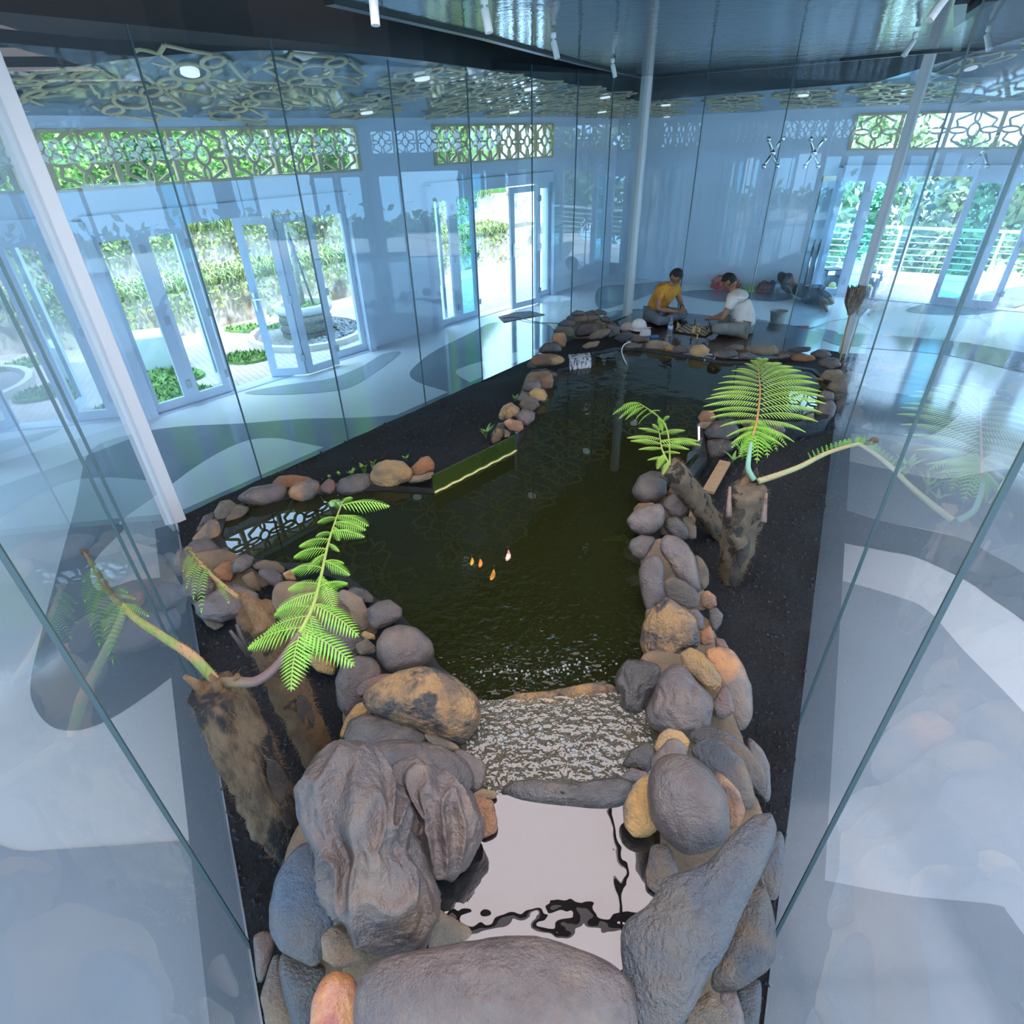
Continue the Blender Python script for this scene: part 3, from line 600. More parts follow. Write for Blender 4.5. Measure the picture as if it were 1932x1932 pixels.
for s, d, r_, zt in ((1.5, 5.5, 1.6, 1.0), (4.0, 6.5, 2.0, 1.3), (6.5, 5.6, 1.7, .8), (9.0, 6.5, 2.1, 1.4), (11.5, 5.6, 1.8, 1.0), (14, 7, 2.3, 1.3)):
    kk += 1; c = locb(s, d, zt); t_ = empty('bushy_tree', locb(s, d, -1), 'leafy tree beyond the terrace railing, number %s from the left' % ['one', 'two', 'three', 'four', 'five', 'six'][kk-1], 'tree', 'trees beyond the terrace')
    t_['label'] = ['leafy tree beyond the terrace, behind the back wall corner', 'leafy tree beyond the leftmost right-hand door leaf', 'leafy tree beyond the open right-hand doorway', 'broad leafy tree behind the middle of the terrace railing', 'leafy tree behind the right end of the railing', 'leafy tree at the far right beyond the terrace'][kk-1]
    mb = MB()
    for _ in range(2600):
        u = V((rg.gauss(0, 1), rg.gauss(0, 1), rg.gauss(0, 1))).normalized(); rad = r_*(.8+.25*noise.noise(u*2.2+V((s, d, 0))))*rg.uniform(.8, 1.05); p = c+V((u.x*rad, u.y*rad, u.z*rad*1.1))
        a = V((rg.gauss(0, 1), rg.gauss(0, 1), rg.gauss(0, 1))).normalized()*.16; b = a.cross(V((rg.gauss(0, 1), rg.gauss(0, 1), rg.gauss(0, 1)))).normalized()*.07
        mb.add([p-a, p+b, p+a, p-b], [(0, 1, 2, 3)])
    o = mb.build('crown', far_g, t_); o.location = -t_.location; o['kind'] = 'stuff'
    mb = MB(); mb.tube([(0, 0, 0), (.1, 0, 1.2), (0, 0, zt+1.2)], [.16, .12, .08], 8); mb.build('trunk', bark, t_)
# outside everywhere else: pale terrace slab and a low green belt so the reflections show a place
for i in (2, 3, 4, 5, 6):
    a, b = room[i], room[(i+1) % 7]; d = (b-a).normalized(); nn = V((-d.y, d.x, 0)); a = a-d*2; b = b+d*2
    mb = MB(); q = [a+nn*.2, b+nn*.2, b+nn*4, a+nn*4]; mb.prism([(p.x, p.y) for p in q][::-1], -.3, -.05-.01*i); tag(mb.build('terrace_floor', mat('pale terrace floor')), kind='structure')
    mb = MB(); Lw = (b-a).length
    for _ in range(2500):
        s = rg.uniform(0, Lw); z = .5*abs(rg.gauss(0, .8)); p = a+d*s+nn*(5+rg.gauss(0, .3)); p.z = z-.4
        e = V((rg.gauss(0, 1), rg.gauss(0, 1), rg.gauss(0, 1))).normalized()*.2; f = e.cross(V((rg.gauss(0, 1), rg.gauss(0, 1), rg.gauss(0, 1)))).normalized()*.1
        mb.add([p-e, p+f, p+e, p-f], [(0, 1, 2, 3)])
    tag(mb.build('hedge', far_g), 'green hedge beyond a terrace, seen only in reflections', 'hedge', 'hedges seen in reflections', kind='stuff')
# ------------------------------------------------------------ pond basin, gravel, water
ZW = .20; ZG = .055
grav = mat('black gravel', (.007, .007, .009), .85, c2=(.022, .022, .027), scale=55, bump=1.0, bscale=70, detail=3)
def inset(poly, d_):
    c = sum((V(p) for p in poly), V((0, 0, 0)))/len(poly); return [V(p)+(c-V(p)).normalized()*d_ for p in poly]
fi = inset(foot, .012)
# gravel bed as an uneven mesh clipped to the footprint
def inside(p, poly):
    r_ = False; j = len(poly)-1
    for i in range(len(poly)):
        a, b = poly[i], poly[j]
        if (a.y > p.y) != (b.y > p.y) and p.x < (b.x-a.x)*(p.y-a.y)/(b.y-a.y)+a.x: r_ = not r_
        j = i
    return r_
deckpts = [at(*q, .10) for q in ((1165, 607), (1197, 588), (1483, 612), (1553, 628), (1546, 672), (1440, 678), (1340, 676), (1190, 664))]
gm_ = MB(); gm_.prism([(p.x, p.y) for p in fi][::-1], .001, ZG)
bm = bmesh.new(); me = bpy.data.meshes.new('gravel_bed'); me.from_pydata(gm_.v, [], gm_.f); bm.from_mesh(me)
bmesh.ops.triangulate(bm, faces=bm.faces); bmesh.ops.subdivide_edges(bm, edges=bm.edges, cuts=40, use_grid_fill=True)
for v in bm.verts:
    if v.co.z > ZG-.001: v.co.z += .022*noise.noise(v.co*2.5)+.012*noise.noise(v.co*9)
bm.to_mesh(me); bm.free(); gb = link('gravel_bed', me, grav, smooth=True); tag(gb, 'black volcanic gravel bed filling the glass enclosure', 'gravel', kind='stuff')
rg = random.Random(5); mb = MB(); cnt = 0
ico = [(0, 0, 1), (.9, 0, -.3), (-.45, .8, -.3), (-.45, -.8, -.3), (.3, .5, .6)]
while cnt < 9000:
    p = V((rg.uniform(-2.8, 4.6), rg.uniform(.3, 6.5)**1.0, 0))
    if rg.random() > 1.6/(p.y+.2) or not inside(p, fi): continue
    cnt += 1; s = rg.uniform(.006, .014)*(1+.1*p.y); a = rg.uniform(0, 6.28); ca, sa = math.cos(a), math.sin(a)
    zz = ZG+.022*noise.noise(V((p.x, p.y, ZG))*2.5)+.012*noise.noise(V((p.x, p.y, ZG))*9)
    mb.add([(p.x+(x*ca-y*sa)*s, p.y+(x*sa+y*ca)*s, zz+z*s+.003) for x, y, z in ico], [(0, 4, 3), (0, 3, 1), (0, 1, 4), (4, 1, 2), (4, 2, 3), (1, 3, 2)])
o = mb.build('loose_gravel', mat('gravel stone', (.014, .014, .017), .7, c2=(.032, .032, .038), scale=30), gb); o['kind'] = 'stuff'
S = [(418, 1012), (432, 965), (500, 950), (560, 938), (640, 930), (720, 925), (820, 932), (972, 853), (1000, 800), (1020, 765), (1045, 720), (1062, 700), (1120, 690), (1125, 668), (1165, 660), (1200, 660), (1280, 672), (1350, 684), (1450, 690), (1530, 700), (1562, 725), (1560, 760), (1548, 788), (1500, 800), (1420, 796), (1345, 788), (1312, 803), (1319, 862), (1292, 897), (1240, 950), (1215, 1050), (1225, 1150), (1240, 1220), (1215, 1290), (1180, 1325), (905, 1340), (870, 1290), (830, 1260), (800, 1210), (760, 1165), (720, 1140), (690, 1115), (650, 1085), (590, 1065), (540, 1065), (440, 1050)]
Sw = [at(x, y, ZW) for x, y in S]
def offs(poly, d_):
    out = []; n_ = len(poly)
    for i in range(n_):
        a, b, c = poly[i-1], poly[i], poly[(i+1) % n_]; e = ((b-a).normalized()+(c-b).normalized()); e = V((e.x, e.y, 0)); e = e.normalized() if e.length > 1e-6 else V((1, 0, 0))
        out.append(b+V((-e.y, e.x, 0))*d_)
    return out
sgn = 1 if sum(a.x*b.y-b.x*a.y for a, b in zip(Sw, Sw[1:]+Sw[:1])) < 0 else -1
wout = offs(Sw, .035*sgn)
darkw = mat('black pond liner', (.012, .013, .014), .35, c2=(.03, .032, .035), scale=4, bump=.3, bscale=12)
bw = MB(); o1, o2 = Sw, offs(Sw, .07*sgn); n_ = len(Sw)
gapi = range(6, 7)
for i in range(n_):
    j = (i+1) % n_; zt = .215
    if S[i] == (1180, 1325): zt = .19
    if S[i] in ((820, 932), (1319, 862), (1312, 803)): zt = .205
    bw.hexa([(o1[i].x, o1[i].y, -.5), (o1[j].x, o1[j].y, -.5), (o2[j].x, o2[j].y, -.5), (o2[i].x, o2[i].y, -.5)], [(o1[i].x, o1[i].y, zt), (o1[j].x, o1[j].y, zt), (o2[j].x, o2[j].y, zt), (o2[i].x, o2[i].y, zt)])
pondb = tag(bw.build('pond_wall', darkw), kind='structure')
# hole for the pond in floor and gravel: boolean cut
cutm = MB(); cutm.prism([(p.x, p.y) for p in offs(Sw, .03*sgn)], -.6, .18)
bmc = bmesh.new(); mec = bpy.data.meshes.new('cut'); mec.from_pydata(cutm.v, [], cutm.f); bmc.from_mesh(mec); bmesh.ops.recalc_face_normals(bmc, faces=bmc.faces); bmc.to_mesh(mec); bmc.free()
cuto = link('cutter', mec)
for tgt in (floor, gb):
    bmt = bmesh.new(); bmt.from_mesh(tgt.data); bmesh.ops.recalc_face_normals(bmt, faces=bmt.faces); bmt.to_mesh(tgt.data); bmt.free()
    md = tgt.modifiers.new('b', 'BOOLEAN'); md.object = cuto; md.operation = 'DIFFERENCE'; md.solver = 'EXACT'
    dg = bpy.context.evaluated_depsgraph_get(); nm_ = bpy.data.meshes.new_from_object(tgt.evaluated_get(dg)); tgt.modifiers.clear(); tgt.data = nm_
bpy.data.objects.remove(cuto)
bt = MB(); bt.prism([(p.x, p.y) for p in offs(Sw, .06*sgn)], -.56, -.5); bt.build('pond_bottom', mat('pond bottom', (.035, .040, .012), .9, c2=(.07, .072, .018), scale=1.2, c3=(.10, .095, .02), s3=5, lo3=.62, hi3=.75), pondb)  # yellowish specks in the colour stand for glimmers of light in the water
def water(name, tint, bumps, rough=.0, body=(.01, .016, .006), bodyf=.35, ior=1.33):
    M = bpy.data.materials.new(name); M.use_nodes = True; nt = M.node_tree; N = nt.nodes; L = nt.links; N.remove(N['Principled BSDF'])
    t = N.new('ShaderNodeBsdfTransparent'); t.inputs[0].default_value = (*tint, 1); d = N.new('ShaderNodeBsdfDiffuse'); d.inputs[0].default_value = (*body, 1)
    g = N.new('ShaderNodeBsdfGlossy'); g.inputs['Roughness'].default_value = rough; g.inputs[0].default_value = (1, 1, 1, 1)
    m1 = N.new('ShaderNodeMixShader'); m1.inputs[0].default_value = bodyf; L.new(t.outputs[0], m1.inputs[1]); L.new(d.outputs[0], m1.inputs[2])
    f = N.new('ShaderNodeFresnel'); f.inputs[0].default_value = ior; m2 = N.new('ShaderNodeMixShader'); L.new(f.outputs[0], m2.inputs[0]); L.new(m1.outputs[0], m2.inputs[1]); L.new(g.outputs[0], m2.inputs[2]); L.new(m2.outputs[0], N['Material Output'].inputs[0])
    tc = N.new('ShaderNodeTexCoord'); h = None
    for (sc_, amt, mask, kind) in bumps:
        n = N.new('ShaderNodeTexNoise') if kind == 'n' else N.new('ShaderNodeTexWave')
        n.inputs['Scale'].default_value = sc_; n.inputs['Detail'].default_value = 2; src = tc.outputs['Object']
        if kind == 'r': n.wave_type = 'RINGS'; n.rings_direction = 'SPHERICAL'; n.inputs['Distortion'].default_value = 3; mp = N.new('ShaderNodeMapping'); mp.vector_type = 'POINT'; mp.inputs['Location'].default_value = (-mask[0], -mask[1], -mask[2]); L.new(src, mp.inputs[0]); src = mp.outputs[0]
        L.new(src, n.inputs['Vector']); out = n.outputs[0]
        if mask:
            vd = N.new('ShaderNodeVectorMath'); vd.operation = 'DISTANCE'; L.new(tc.outputs['Object'], vd.inputs[0]); vd.inputs[1].default_value = mask[:3]
            mr = N.new('ShaderNodeMapRange'); mr.inputs[1].default_value = mask[3]; mr.inputs[2].default_value = mask[4]; mr.inputs[3].default_value = 1; mr.inputs[4].default_value = 0; L.new(vd.outputs['Value'], mr.inputs[0])
            mm = N.new('ShaderNodeMath'); mm.operation = 'MULTIPLY'; L.new(out, mm.inputs[0]); L.new(mr.outputs[0], mm.inputs[1]); out = mm.outputs[0]
        m3 = N.new('ShaderNodeMath'); m3.operation = 'MULTIPLY_ADD'; L.new(out, m3.inputs[0]); m3.inputs[1].default_value = amt; m3.inputs[2].default_value = 0
        if h is not None: L.new(h, m3.inputs[2])
        h = m3.outputs[0]
    b = N.new('ShaderNodeBump'); b.inputs['Strength'].default_value = 1; b.inputs['Distance'].default_value = .02; L.new(h, b.inputs['Height']); L.new(b.outputs[0], g.inputs['Normal']); L.new(b.outputs[0], f.inputs['Normal'])
    return M
fallc = at(1040, 1310, ZW); ff_ = at(1090, 690, ZW)
wm = water('pond water', (.30, .36, .16), [(1.4, .10, None, 'n'), (16, 1.6, (*fallc, .1, 1.25), 'n'), (9, .7, (*fallc, .1, 1.5), 'n'), (7, .5, (*ff_, .1, 1.8), 'n')], body=(.034, .040, .013), bodyf=.42, ior=1.45)
mb = MB(); mb.add([(p.x, p.y, ZW) for p in wout], [tuple(range(len(wout)))]); wo = mb.build('pond_water', wm)
bm = bmesh.new(); bm.from_mesh(wo.data); bmesh.ops.triangulate(bm, faces=bm.faces, ngon_method='EAR_CLIP')
for f in bm.faces:
    if f.normal.z < 0: f.normal_flip()
bm.to_mesh(wo.data); bm.free(); tag(wo, 'dark green water of the long koi pond', 'water')
Z2, Z1 = .42, .66
def pool(name, pts, z, M, label, base_mat, dep=.12):
    q = [at(*p, z) for p in pts]; s_ = 1 if sum(a.x*b.y-b.x*a.y for a, b in zip(q, q[1:]+q[:1])) > 0 else -1
    if s_ < 0: q = q[::-1]
    mb = MB(); mb.add([(p.x, p.y, z) for p in q], [tuple(range(len(q)))]); o = mb.build(name, M); tag(o, label, 'water')
    mb = MB(); mb.prism([(p.x, p.y) for p in q], .02, z-dep); tag(mb.build('pond_basin', base_mat), kind='structure'); return q
w2 = water('rippling water', (.66, .60, .50), [(24, 1.5, None, 'n'), (5, 1.0, None, 'n')], body=(.25, .23, .16), bodyf=.25, rough=.04, ior=2.0)
w1 = water('still water', (.10, .085, .085), [(1.0, .07, None, 'n'), (7, .14, None, 'n')], body=(.03, .026, .026), bodyf=.4, ior=2.15)
stone_b = mat('basin stone', (.22, .20, .15), .6, c2=(.10, .09, .06), scale=6)
q2 = pool('pool_water', [(860, 1325), (1190, 1305), (1245, 1380), (1225, 1505), (900, 1505), (850, 1400)], Z2, w2, 'churning water of the middle step between two stone lips', stone_b, .05)
q1 = pool('pool_water', [(900, 1497), (1180, 1512), (1245, 1560), (1250, 1880), (790, 1860), (790, 1640), (860, 1560)], Z1, w1, 'calm pinkish reflecting water of the top basin', darkw)
# ------------------------------------------------------------ stones, traced one by one
CR = {'A': (300, 850, .3106), 'B': (850, 550, .2588), 'C': (1130, 640, .295), 'E': (600, 1100, .3271), 'F': (1132, 850, .2587), 'G': (480, 1450, .2692), 'H': (980, 1300, .3272), 'I': (1130, 440, .2692), 'P': (0, 0, 1)}
RK = {
 'g': dict(c=(0.080, 0.059, 0.056), c2=(0.118, 0.090, 0.081), scale=10, rough=.36, bump=.5, bscale=28, c3=(.155, .112, .082), s3=5.5, lo3=.50, hi3=.66, rand=1),
 'd': dict(c=(0.034, 0.027, 0.024), c2=(0.060, 0.048, 0.041), scale=10, rough=.28, bump=.5, bscale=28, c3=(.11, .08, .055), s3=6, rand=1),
 's': dict(c=(0.074, 0.055, 0.051), c2=(0.104, 0.078, 0.071), scale=8, rough=.33, bump=.5, bscale=28, c3=(.155, .112, .082), s3=5.5, lo3=.50, hi3=.66, rand=1),
 'b': dict(c=(.075, .085, .105), c2=(.12, .10, .085), scale=5, rough=.35, bump=.7, bscale=24, c3=(.045, .075, .125), s3=2.2, lo3=.52, hi3=.7, rand=1),
 'o': dict(c=(.36, .15, .055), c2=(.17, .09, .05), scale=4, rough=.4, bump=0.80, bscale=22, c3=(.62, .36, .16), s3=2.5, lo3=.56, hi3=.66, rand=1),
 'y': dict(c=(.55, .32, .11), c2=(.40, .26, .13), scale=6, rough=.42, bump=1.00, bscale=22, c3=(.22, .16, .10), s3=4, rand=1),
 't': dict(c=(0.247, 0.176, 0.112), c2=(0.165, 0.128, 0.090), scale=10, rough=.45, bump=0.80, bscale=28, c3=(0.105, 0.083, 0.068), s3=3, rand=1),
 'm': dict(c=(.17, .11, .065), c2=(.42, .24, .09), scale=9, rough=.32, bump=1, bscale=16, c3=(.05, .042, .04), s3=7, lo3=.52, hi3=.60, rand=1),
 'r': dict(c=(0.160, 0.076, 0.056), c2=(0.088, 0.064, 0.060), scale=8, rough=.34, bump=0.60, bscale=28, rand=1),
 'x': dict(c=(0.105, 0.084, 0.073), c2=(0.210, 0.133, 0.070), scale=6, rough=.36, bump=0.80, bscale=25, c3=(0.063, 0.070, 0.084), s3=2.5, lo3=.5, hi3=.62, rand=1),
 'p': dict(c=(.30, .07, .05), c2=(.55, .27, .08), scale=7, rough=.26, bump=.4, bscale=16, c3=(.42, .20, .15), s3=5, lo3=.5, hi3=.6),
 'q': dict(c=(.10, .085, .08), c2=(.17, .12, .09), scale=7, rough=.34, bump=.6, bscale=22, c3=(.42, .19, .065), s3=4.5, lo3=.46, hi3=.6, rand=1),
 'k': dict(c=(.30, .205, .12), c2=(.22, .15, .09), scale=6, rough=.6, bump=0.70, bscale=48, c3=(.20, .15, .10), s3=3, lo3=.5, hi3=.7)}
def RM(k): return mat('stone '+k, coat=.7 if k != 'k' else 0, **RK[k])
_ico = {}
def icos(n_):
    if n_ not in _ico:
        bm = bmesh.new(); bmesh.ops.create_icosphere(bm, subdivisions=n_, radius=1); _ico[n_] = ([v.co.copy() for v in bm.verts], [tuple(v.index for v in f.verts) for f in bm.faces]); bm.free()
    return _ico[n_]
seedc = [0]
def blob(cr_, pts, z, th=.6, amp=.05, sub=None, flat=1.0, ridge=0):
    ox, oy, k = CR[cr_]; P = [(ox+x*k, oy+y*k) for x, y in pts]
    A_ = cx = cy = 0
    for (x0, y0), (x1, y1) in zip(P, P[1:]+P[:1]): c_ = x0*y1-x1*y0; A_ += c_; cx += (x0+x1)*c_; cy += (y0+y1)*c_
    cx /= 3*A_; cy /= 3*A_
    C = at(cx, cy, z); vr = (C-CAM).normalized(); e1 = (cr-vr*cr.dot(vr)).normalized(); e2 = vr.cross(e1)
    if e2.z < 0: e2 = -e2
    pol = []
    for x, y in P:
        q = on_plane(x, y, C, vr)-C; pol.append((q.dot(e1), q.dot(e2)))
    def Rr(t):
        c_, s_ = math.cos(t), math.sin(t); best = 0
        for (x0, y0), (x1, y1) in zip(pol, pol[1:]+pol[:1]):
            dx, dy = x1-x0, y1-y0; den = c_*dy-s_*dx
            if abs(den) < 1e-12: continue
            r_ = (x0*dy-y0*dx)/den; u = (x0*s_-y0*c_)/den
            if r_ > 0 and -1e-6 <= u <= 1+1e-6: best = max(best, r_)
        return best
    NT = 72; tab = [Rr(2*PI*i/NT) for i in range(NT)]; av = sum(tab)/NT; tab = [v if v > 0 else av for v in tab]
    for _ in range(2): tab = [.25*tab[i-1]+.5*tab[i]+.25*tab[(i+1) % NT] for i in range(NT)]
    tab = [v*1.03 for v in tab]; mn = sorted(tab)[8]; c = th*(mn*.6+av*.4)
    size = av*FPX/(C-CAM).dot(fw)
    sub = sub or (6 if size > 75 else 5 if size > 28 else 4)
    vs, fs = icos(sub); seedc[0] += 1; sd_ = V((seedc[0]*3.7, seedc[0]*1.3, 0)); out = []
    for v in vs:
        t = math.atan2(v.y, v.x) % (2*PI); f = t/(2*PI)*NT; i = int(f) % NT; rr = tab[i]*(1-f+int(f))+tab[(i+1) % NT]*(f-int(f))
        rh = math.hypot(v.x, v.y); s_ = rh**.85; zz = math.copysign(abs(v.z)**.85, v.z)*flat
        p = V((math.cos(t)*rr*s_, math.sin(t)*rr*s_, -zz*c))     # -z is towards the camera side
        q = V((v.x, v.y, v.z))
        nn = noise.fractal(q*1.6+sd_, 1, 2, 4)*amp + noise.fractal(q*5+sd_, 1, 2, 4)*amp*.35
        if ridge: nn += ridge*.055*(1-2*abs(noise.noise(V((q.x*3.2, q.y*1.1, q.z*1.1))+sd_))**.6)+ridge*.008*noise.noise(q*9+sd_)
        p += V((v.x*.6, v.y*.6, -v.z))*nn*av
        out.append(C+e1*p.x+e2*p.y+vr*(-p.z*-1))
    return C, out, fs
def rock(cr_, k, z, label, pts, th=.6, amp=.05, name='stone', cat='stone', group='stones set round the pond', **kw):
    C, vs, fs = blob(cr_, pts, z, th, amp, **kw)
    lo = min(v.z for v in vs); org = V((C.x, C.y, lo))
    me = bpy.data.meshes.new(name); me.from_pydata([tuple(v-org) for v in vs], [], fs); o = link(name, me, RM(k), None, org, True)
    return tag(o, label, cat, group)
Lst = []
def r(*a, **k): Lst.append((a, k))
# --- left shore, far side to near side
r('A', 't', .24, 'tan grey egg-shaped stone at the left bend of the shore', [(335,370),(370,310),(430,300),(480,340),(485,400),(400,432),(345,415)])
r('A', 't', .20, 'small mottled stone tucked against the tan egg-shaped one', [(470,330),(550,345),(540,375),(470,440),(420,485),(375,475),(400,420)], amp=.1)
r('A', 'g', .25, 'long flat grey stone on the far left shore', [(465,290),(560,225),(680,205),(770,212),(778,260),(740,310),(640,338),(530,325)], th=.7)
r('A', 'o', .22, 'smooth brown stone lying behind the flat grey and rusty ones', [(680,205),(730,155),(820,148),(920,165),(950,185),(820,225),(740,235)])
r('A', 'q', .26, 'dark stone with rusty orange rim beside the long flat one', [(785,250),(820,200),(920,175),(972,190),(972,240),(930,300),(870,315),(800,290)])
r('A', 'r', .25, 'small red-brown rounded stone on the far left shore', [(980,215),(1030,170),(1065,185),(1075,235),(1040,268),(985,250)])
r('A', 'g', .25, 'dark rectangular stone left of the golden boulder', [(1078,230),(1095,180),(1180,145),(1285,140),(1288,215),(1230,255),(1160,278),(1090,262)], amp=.07)
r('A', 'y', .28, 'golden lumpy boulder on the far left shore', [(1282,150),(1310,90),(1390,55),(1480,70),(1545,130),(1530,180),(1470,195),(1410,240),(1340,215),(1290,190)], amp=.10)
r('A', 'o', .27, 'small orange lumpy stone at the end beside the acrylic sheet', [(1528,110),(1590,45),(1640,35),(1672,75),(1670,118),(1600,155),(1545,170)], amp=.10)
r('A', 't', .22, 'grey rough stone under the small orange one', [(1500,160),(1600,148),(1672,120),(1665,165),(1600,190),(1520,200)], amp=.12)
r('A', 'q', .24, 'orange and brown veined slab at the left bend', [(190,550),(260,470),(310,415),(360,430),(378,490),(365,550),(250,548)], amp=.07)
r('A', 'r', .20, 'dark brown chunk above the orange veined slab', [(235,470),(270,400),(330,370),(350,400),(290,440)], amp=.1)
r('A', 'g', .26, 'grey knobbly boulder with white pits under the small fiddlehead', [(155,590),(230,538),(320,545),(372,610),(378,680),(310,702),(200,690),(150,630)], amp=.09)
r('A', 'g', .21, 'purple grey stone at the outermost left of the shore', [(92,660),(110,610),(150,590),(190,640),(200,720),(150,757),(98,737)])
r('A', 'd', .23, 'dark little stone poking into the water below the left bend', [(365,600),(400,585),(428,595),(420,625),(385,650),(365,640)], amp=.12)
r('A', 'g', .21, 'smooth grey stone below the knobbly one, near the left glass', [(128,845),(160,780),(210,742),(290,740),(345,820),(330,882),(230,908),(150,892)])
r('A', 'g', .23, 'broad flat grey stone behind the fern trunks', [(215,935),(290,880),(390,830),(500,830),(607,870),(600,940),(500,1002),(380,1042),(260,1020)], th=.5)
r('A', 't', .15, 'sandy lumps under the broad flat grey stone', [(250,1000),(380,1040),(400,1060),(340,1092),(290,1062)], amp=.12)
r('A', 'g', .16, 'grey stone half hidden under the left edge of the broad flat one', [(215,915),(320,900),(330,1000),(270,1030),(225,990)])
r('A', 'g', .29, 'oval grey stone lying on top of the left bank', [(438,705),(465,650),(530,628),(580,650),(567,702),(510,748),(450,747)], amp=.03)
r('A', 'o', .23, 'brown orange stone between the knobbly and oval ones', [(325,730),(380,680),(440,665),(462,740),(440,792),(370,787)])
r('A', 'r', .30, 'shiny purple brown oval stone on the left bank', [(598,742),(630,710),(690,708),(752,760),(752,802),(710,832),(650,802)], amp=.02)
r('A', 'x', .25, 'flat orange-topped stone at the water behind the purple oval', [(570,690),(640,663),(720,678),(768,720),(740,755),(650,720),(580,725)])
r('A', 'd', .29, 'smallest dark oval pebble on the left bank', [(425,827),(450,803),(500,813),(522,835),(480,857),(435,847)])
r('A', 'k', .24, 'sand-coloured patch stone between oval and purple stones', [(500,770),(570,735),(610,800),(620,860),(540,830)])
r('A', 'g', .26, 'grey stone directly behind the fern trunk', [(605,962),(640,918),(740,898),(832,930),(800,1002),(720,1048),(640,1012)])
r('A', 'x', .25, 'brown grey stone half hidden by the big left frond', [(740,885),(790,848),(860,858),(870,945),(780,965)])
r('A', 'o', .24, 'small brown stone at the water behind the frond', [(750,745),(810,718),(835,790),(770,785)])
r('A', 'g', .27, 'large smooth grey stone under the left frond tips', [(780,1130),(900,1060),(1050,1040),(1165,1080),(1240,1150),(1215,1242),(1100,1322),(1020,1222),(860,1212)])
r('A', 'y', .16, 'pale yellow-bottomed stone above the gravel by the left fern', [(900,1270),(920,1220),(1000,1218),(1085,1290),(1062,1364),(960,1342)])
r('A', 't', .30, 'tan lumpy stone with a swirl left of the round pebble', [(1080,900),(1100,840),(1150,855),(1230,900),(1288,1010),(1270,1082),(1210,1098),(1150,960)], amp=.12)
r('A', 'd', .27, 'dark reddish striped stone at the water edge', [(1135,862),(1180,828),(1260,848),(1312,900),(1295,935),(1190,905)], ridge=1)
r('A', 'g', .33, 'small shiny grey boulder just above the big round one', [(1262,965),(1330,918),(1400,906),(1475,958),(1472,1015),(1400,1062),(1310,1092),(1280,1062)], amp=.02)
r('A', 'g', .40, 'big smooth round grey boulder on the left bank', [(1322,1170),(1370,1088),(1460,1060),(1560,1078),(1655,1160),(1670,1240),(1605,1312),(1480,1352),(1380,1342),(1328,1262)], amp=.02, th=.7)
r('A', 'y', .34, 'small cream stone pressed in the mortar by the round boulder', [(1225,1120),(1250,1096),(1312,1120),(1312,1148),(1260,1148)])
r('A', 't', .32, 'tan wedge left of the big round boulder', [(1190,1180),(1260,1140),(1312,1190),(1314,1232),(1220,1242)], amp=.1)
r('A', 'g', .33, 'tall grey flank boulder left of the golden brown one', [(1073,1400),(1110,1300),(1190,1248),(1290,1258),(1350,1310),(1350,1400),(1280,1500),(1190,1600),(1150,1620),(1088,1545)], th=.5)
r('A', 'r', .42, 'reddish oval stone peeping behind the golden brown boulder', [(1193,1452),(1240,1398),(1350,1358),(1440,1358),(1400,1430),(1290,1480),(1215,1502)], amp=.02)
# --- near left heap
r('E', 'm', .56, 'great golden brown pitted boulder on the left of the falls', [(265,690),(270,640),(330,580),(420,530),(560,488),(680,498),(790,550),(880,620),(933,710),(922,805),(870,892),(800,932),(720,892),(600,852),(420,792),(290,742)], amp=.06, th=.75)
r('E', 'y', .36, 'thin yellow stone edge under the golden brown boulder', [(122,885),(160,780),(220,700),(270,685),(285,750),(210,790),(150,905)])
r('E', 'd', .52, 'wide dark flat stone below the golden brown boulder', [(145,900),(180,790),(280,752),(420,782),(590,840),(650,905),(630,940),(450,940),(330,990),(250,1010),(170,952)])
r('E', 't', .48, 'brown sliver between the golden brown boulder and the pool', [(600,860),(720,890),(800,930),(830,970),(740,960),(640,920)], amp=.1)
r('E', 's', .60, 'curved dark boulder behind the fluted one', [(280,968),(350,918),(460,903),(640,928),(740,958),(842,1020),(884,1100),(893,1192),(800,1215),(600,1110),(430,1100),(330,1060)], ridge=1.2)
r('E', 's', .54, 'grey wedge leaning at the edge of the middle pool', [(740,950),(850,968),(950,1030),(968,1090),(942,1192),(890,1205),(860,1100),(820,1020)])
r('P', 's', .80, 'fluted grey boulder overhanging the top basin', [(741,1450),(760,1434),(790,1434),(822,1453),(858,1470),(885,1502),(907,1551),(905,1585),(886,1625),(850,1655),(815,1655),(795,1620),(775,1565),(755,1500)], ridge=3, th=.8)
r('G', 'o', .70, 'orange double-knobbed stone at the left of the upper lip', [(1500,190),(1560,190),(1670,230),(1702,360),(1692,440),(1600,492),(1560,400),(1520,290)], amp=.1)
r('G', 'k', .68, 'pale rounded stone joining the upper lip', [(1520,185),(1600,140),(1700,165),(1690,210),(1600,225)])
r('P', 's', .92, 'largest fluted grey boulder at the lower left', [(567,1490),(580,1455),(615,1425),(656,1404),(700,1418),(732,1455),(755,1500),(775,1560),(780,1617),(798,1635),(819,1679),(819,1708),(814,1768),(803,1803),(722,1808),(698,1797),(647,1741),(620,1687),(598,1625),(572,1558)], ridge=3.4, th=.6)
r('G', 'b', .55, 'smooth blue-grey boulder leaning on the outer left side', [(200,680),(290,560),(400,500),(450,650),(530,900),(570,1040),(510,1200),(440,1400),(330,1342),(180,1272),(113,1130),(108,980),(150,780)], amp=.02, th=.55)
r('G', 'b', .35, 'lower blue-grey boulder under the smooth one', [(190,1280),(330,1320),(510,1400),(450,1530),(410,1700),(380,1880),(290,1850),(210,1600),(173,1400)], amp=.02)
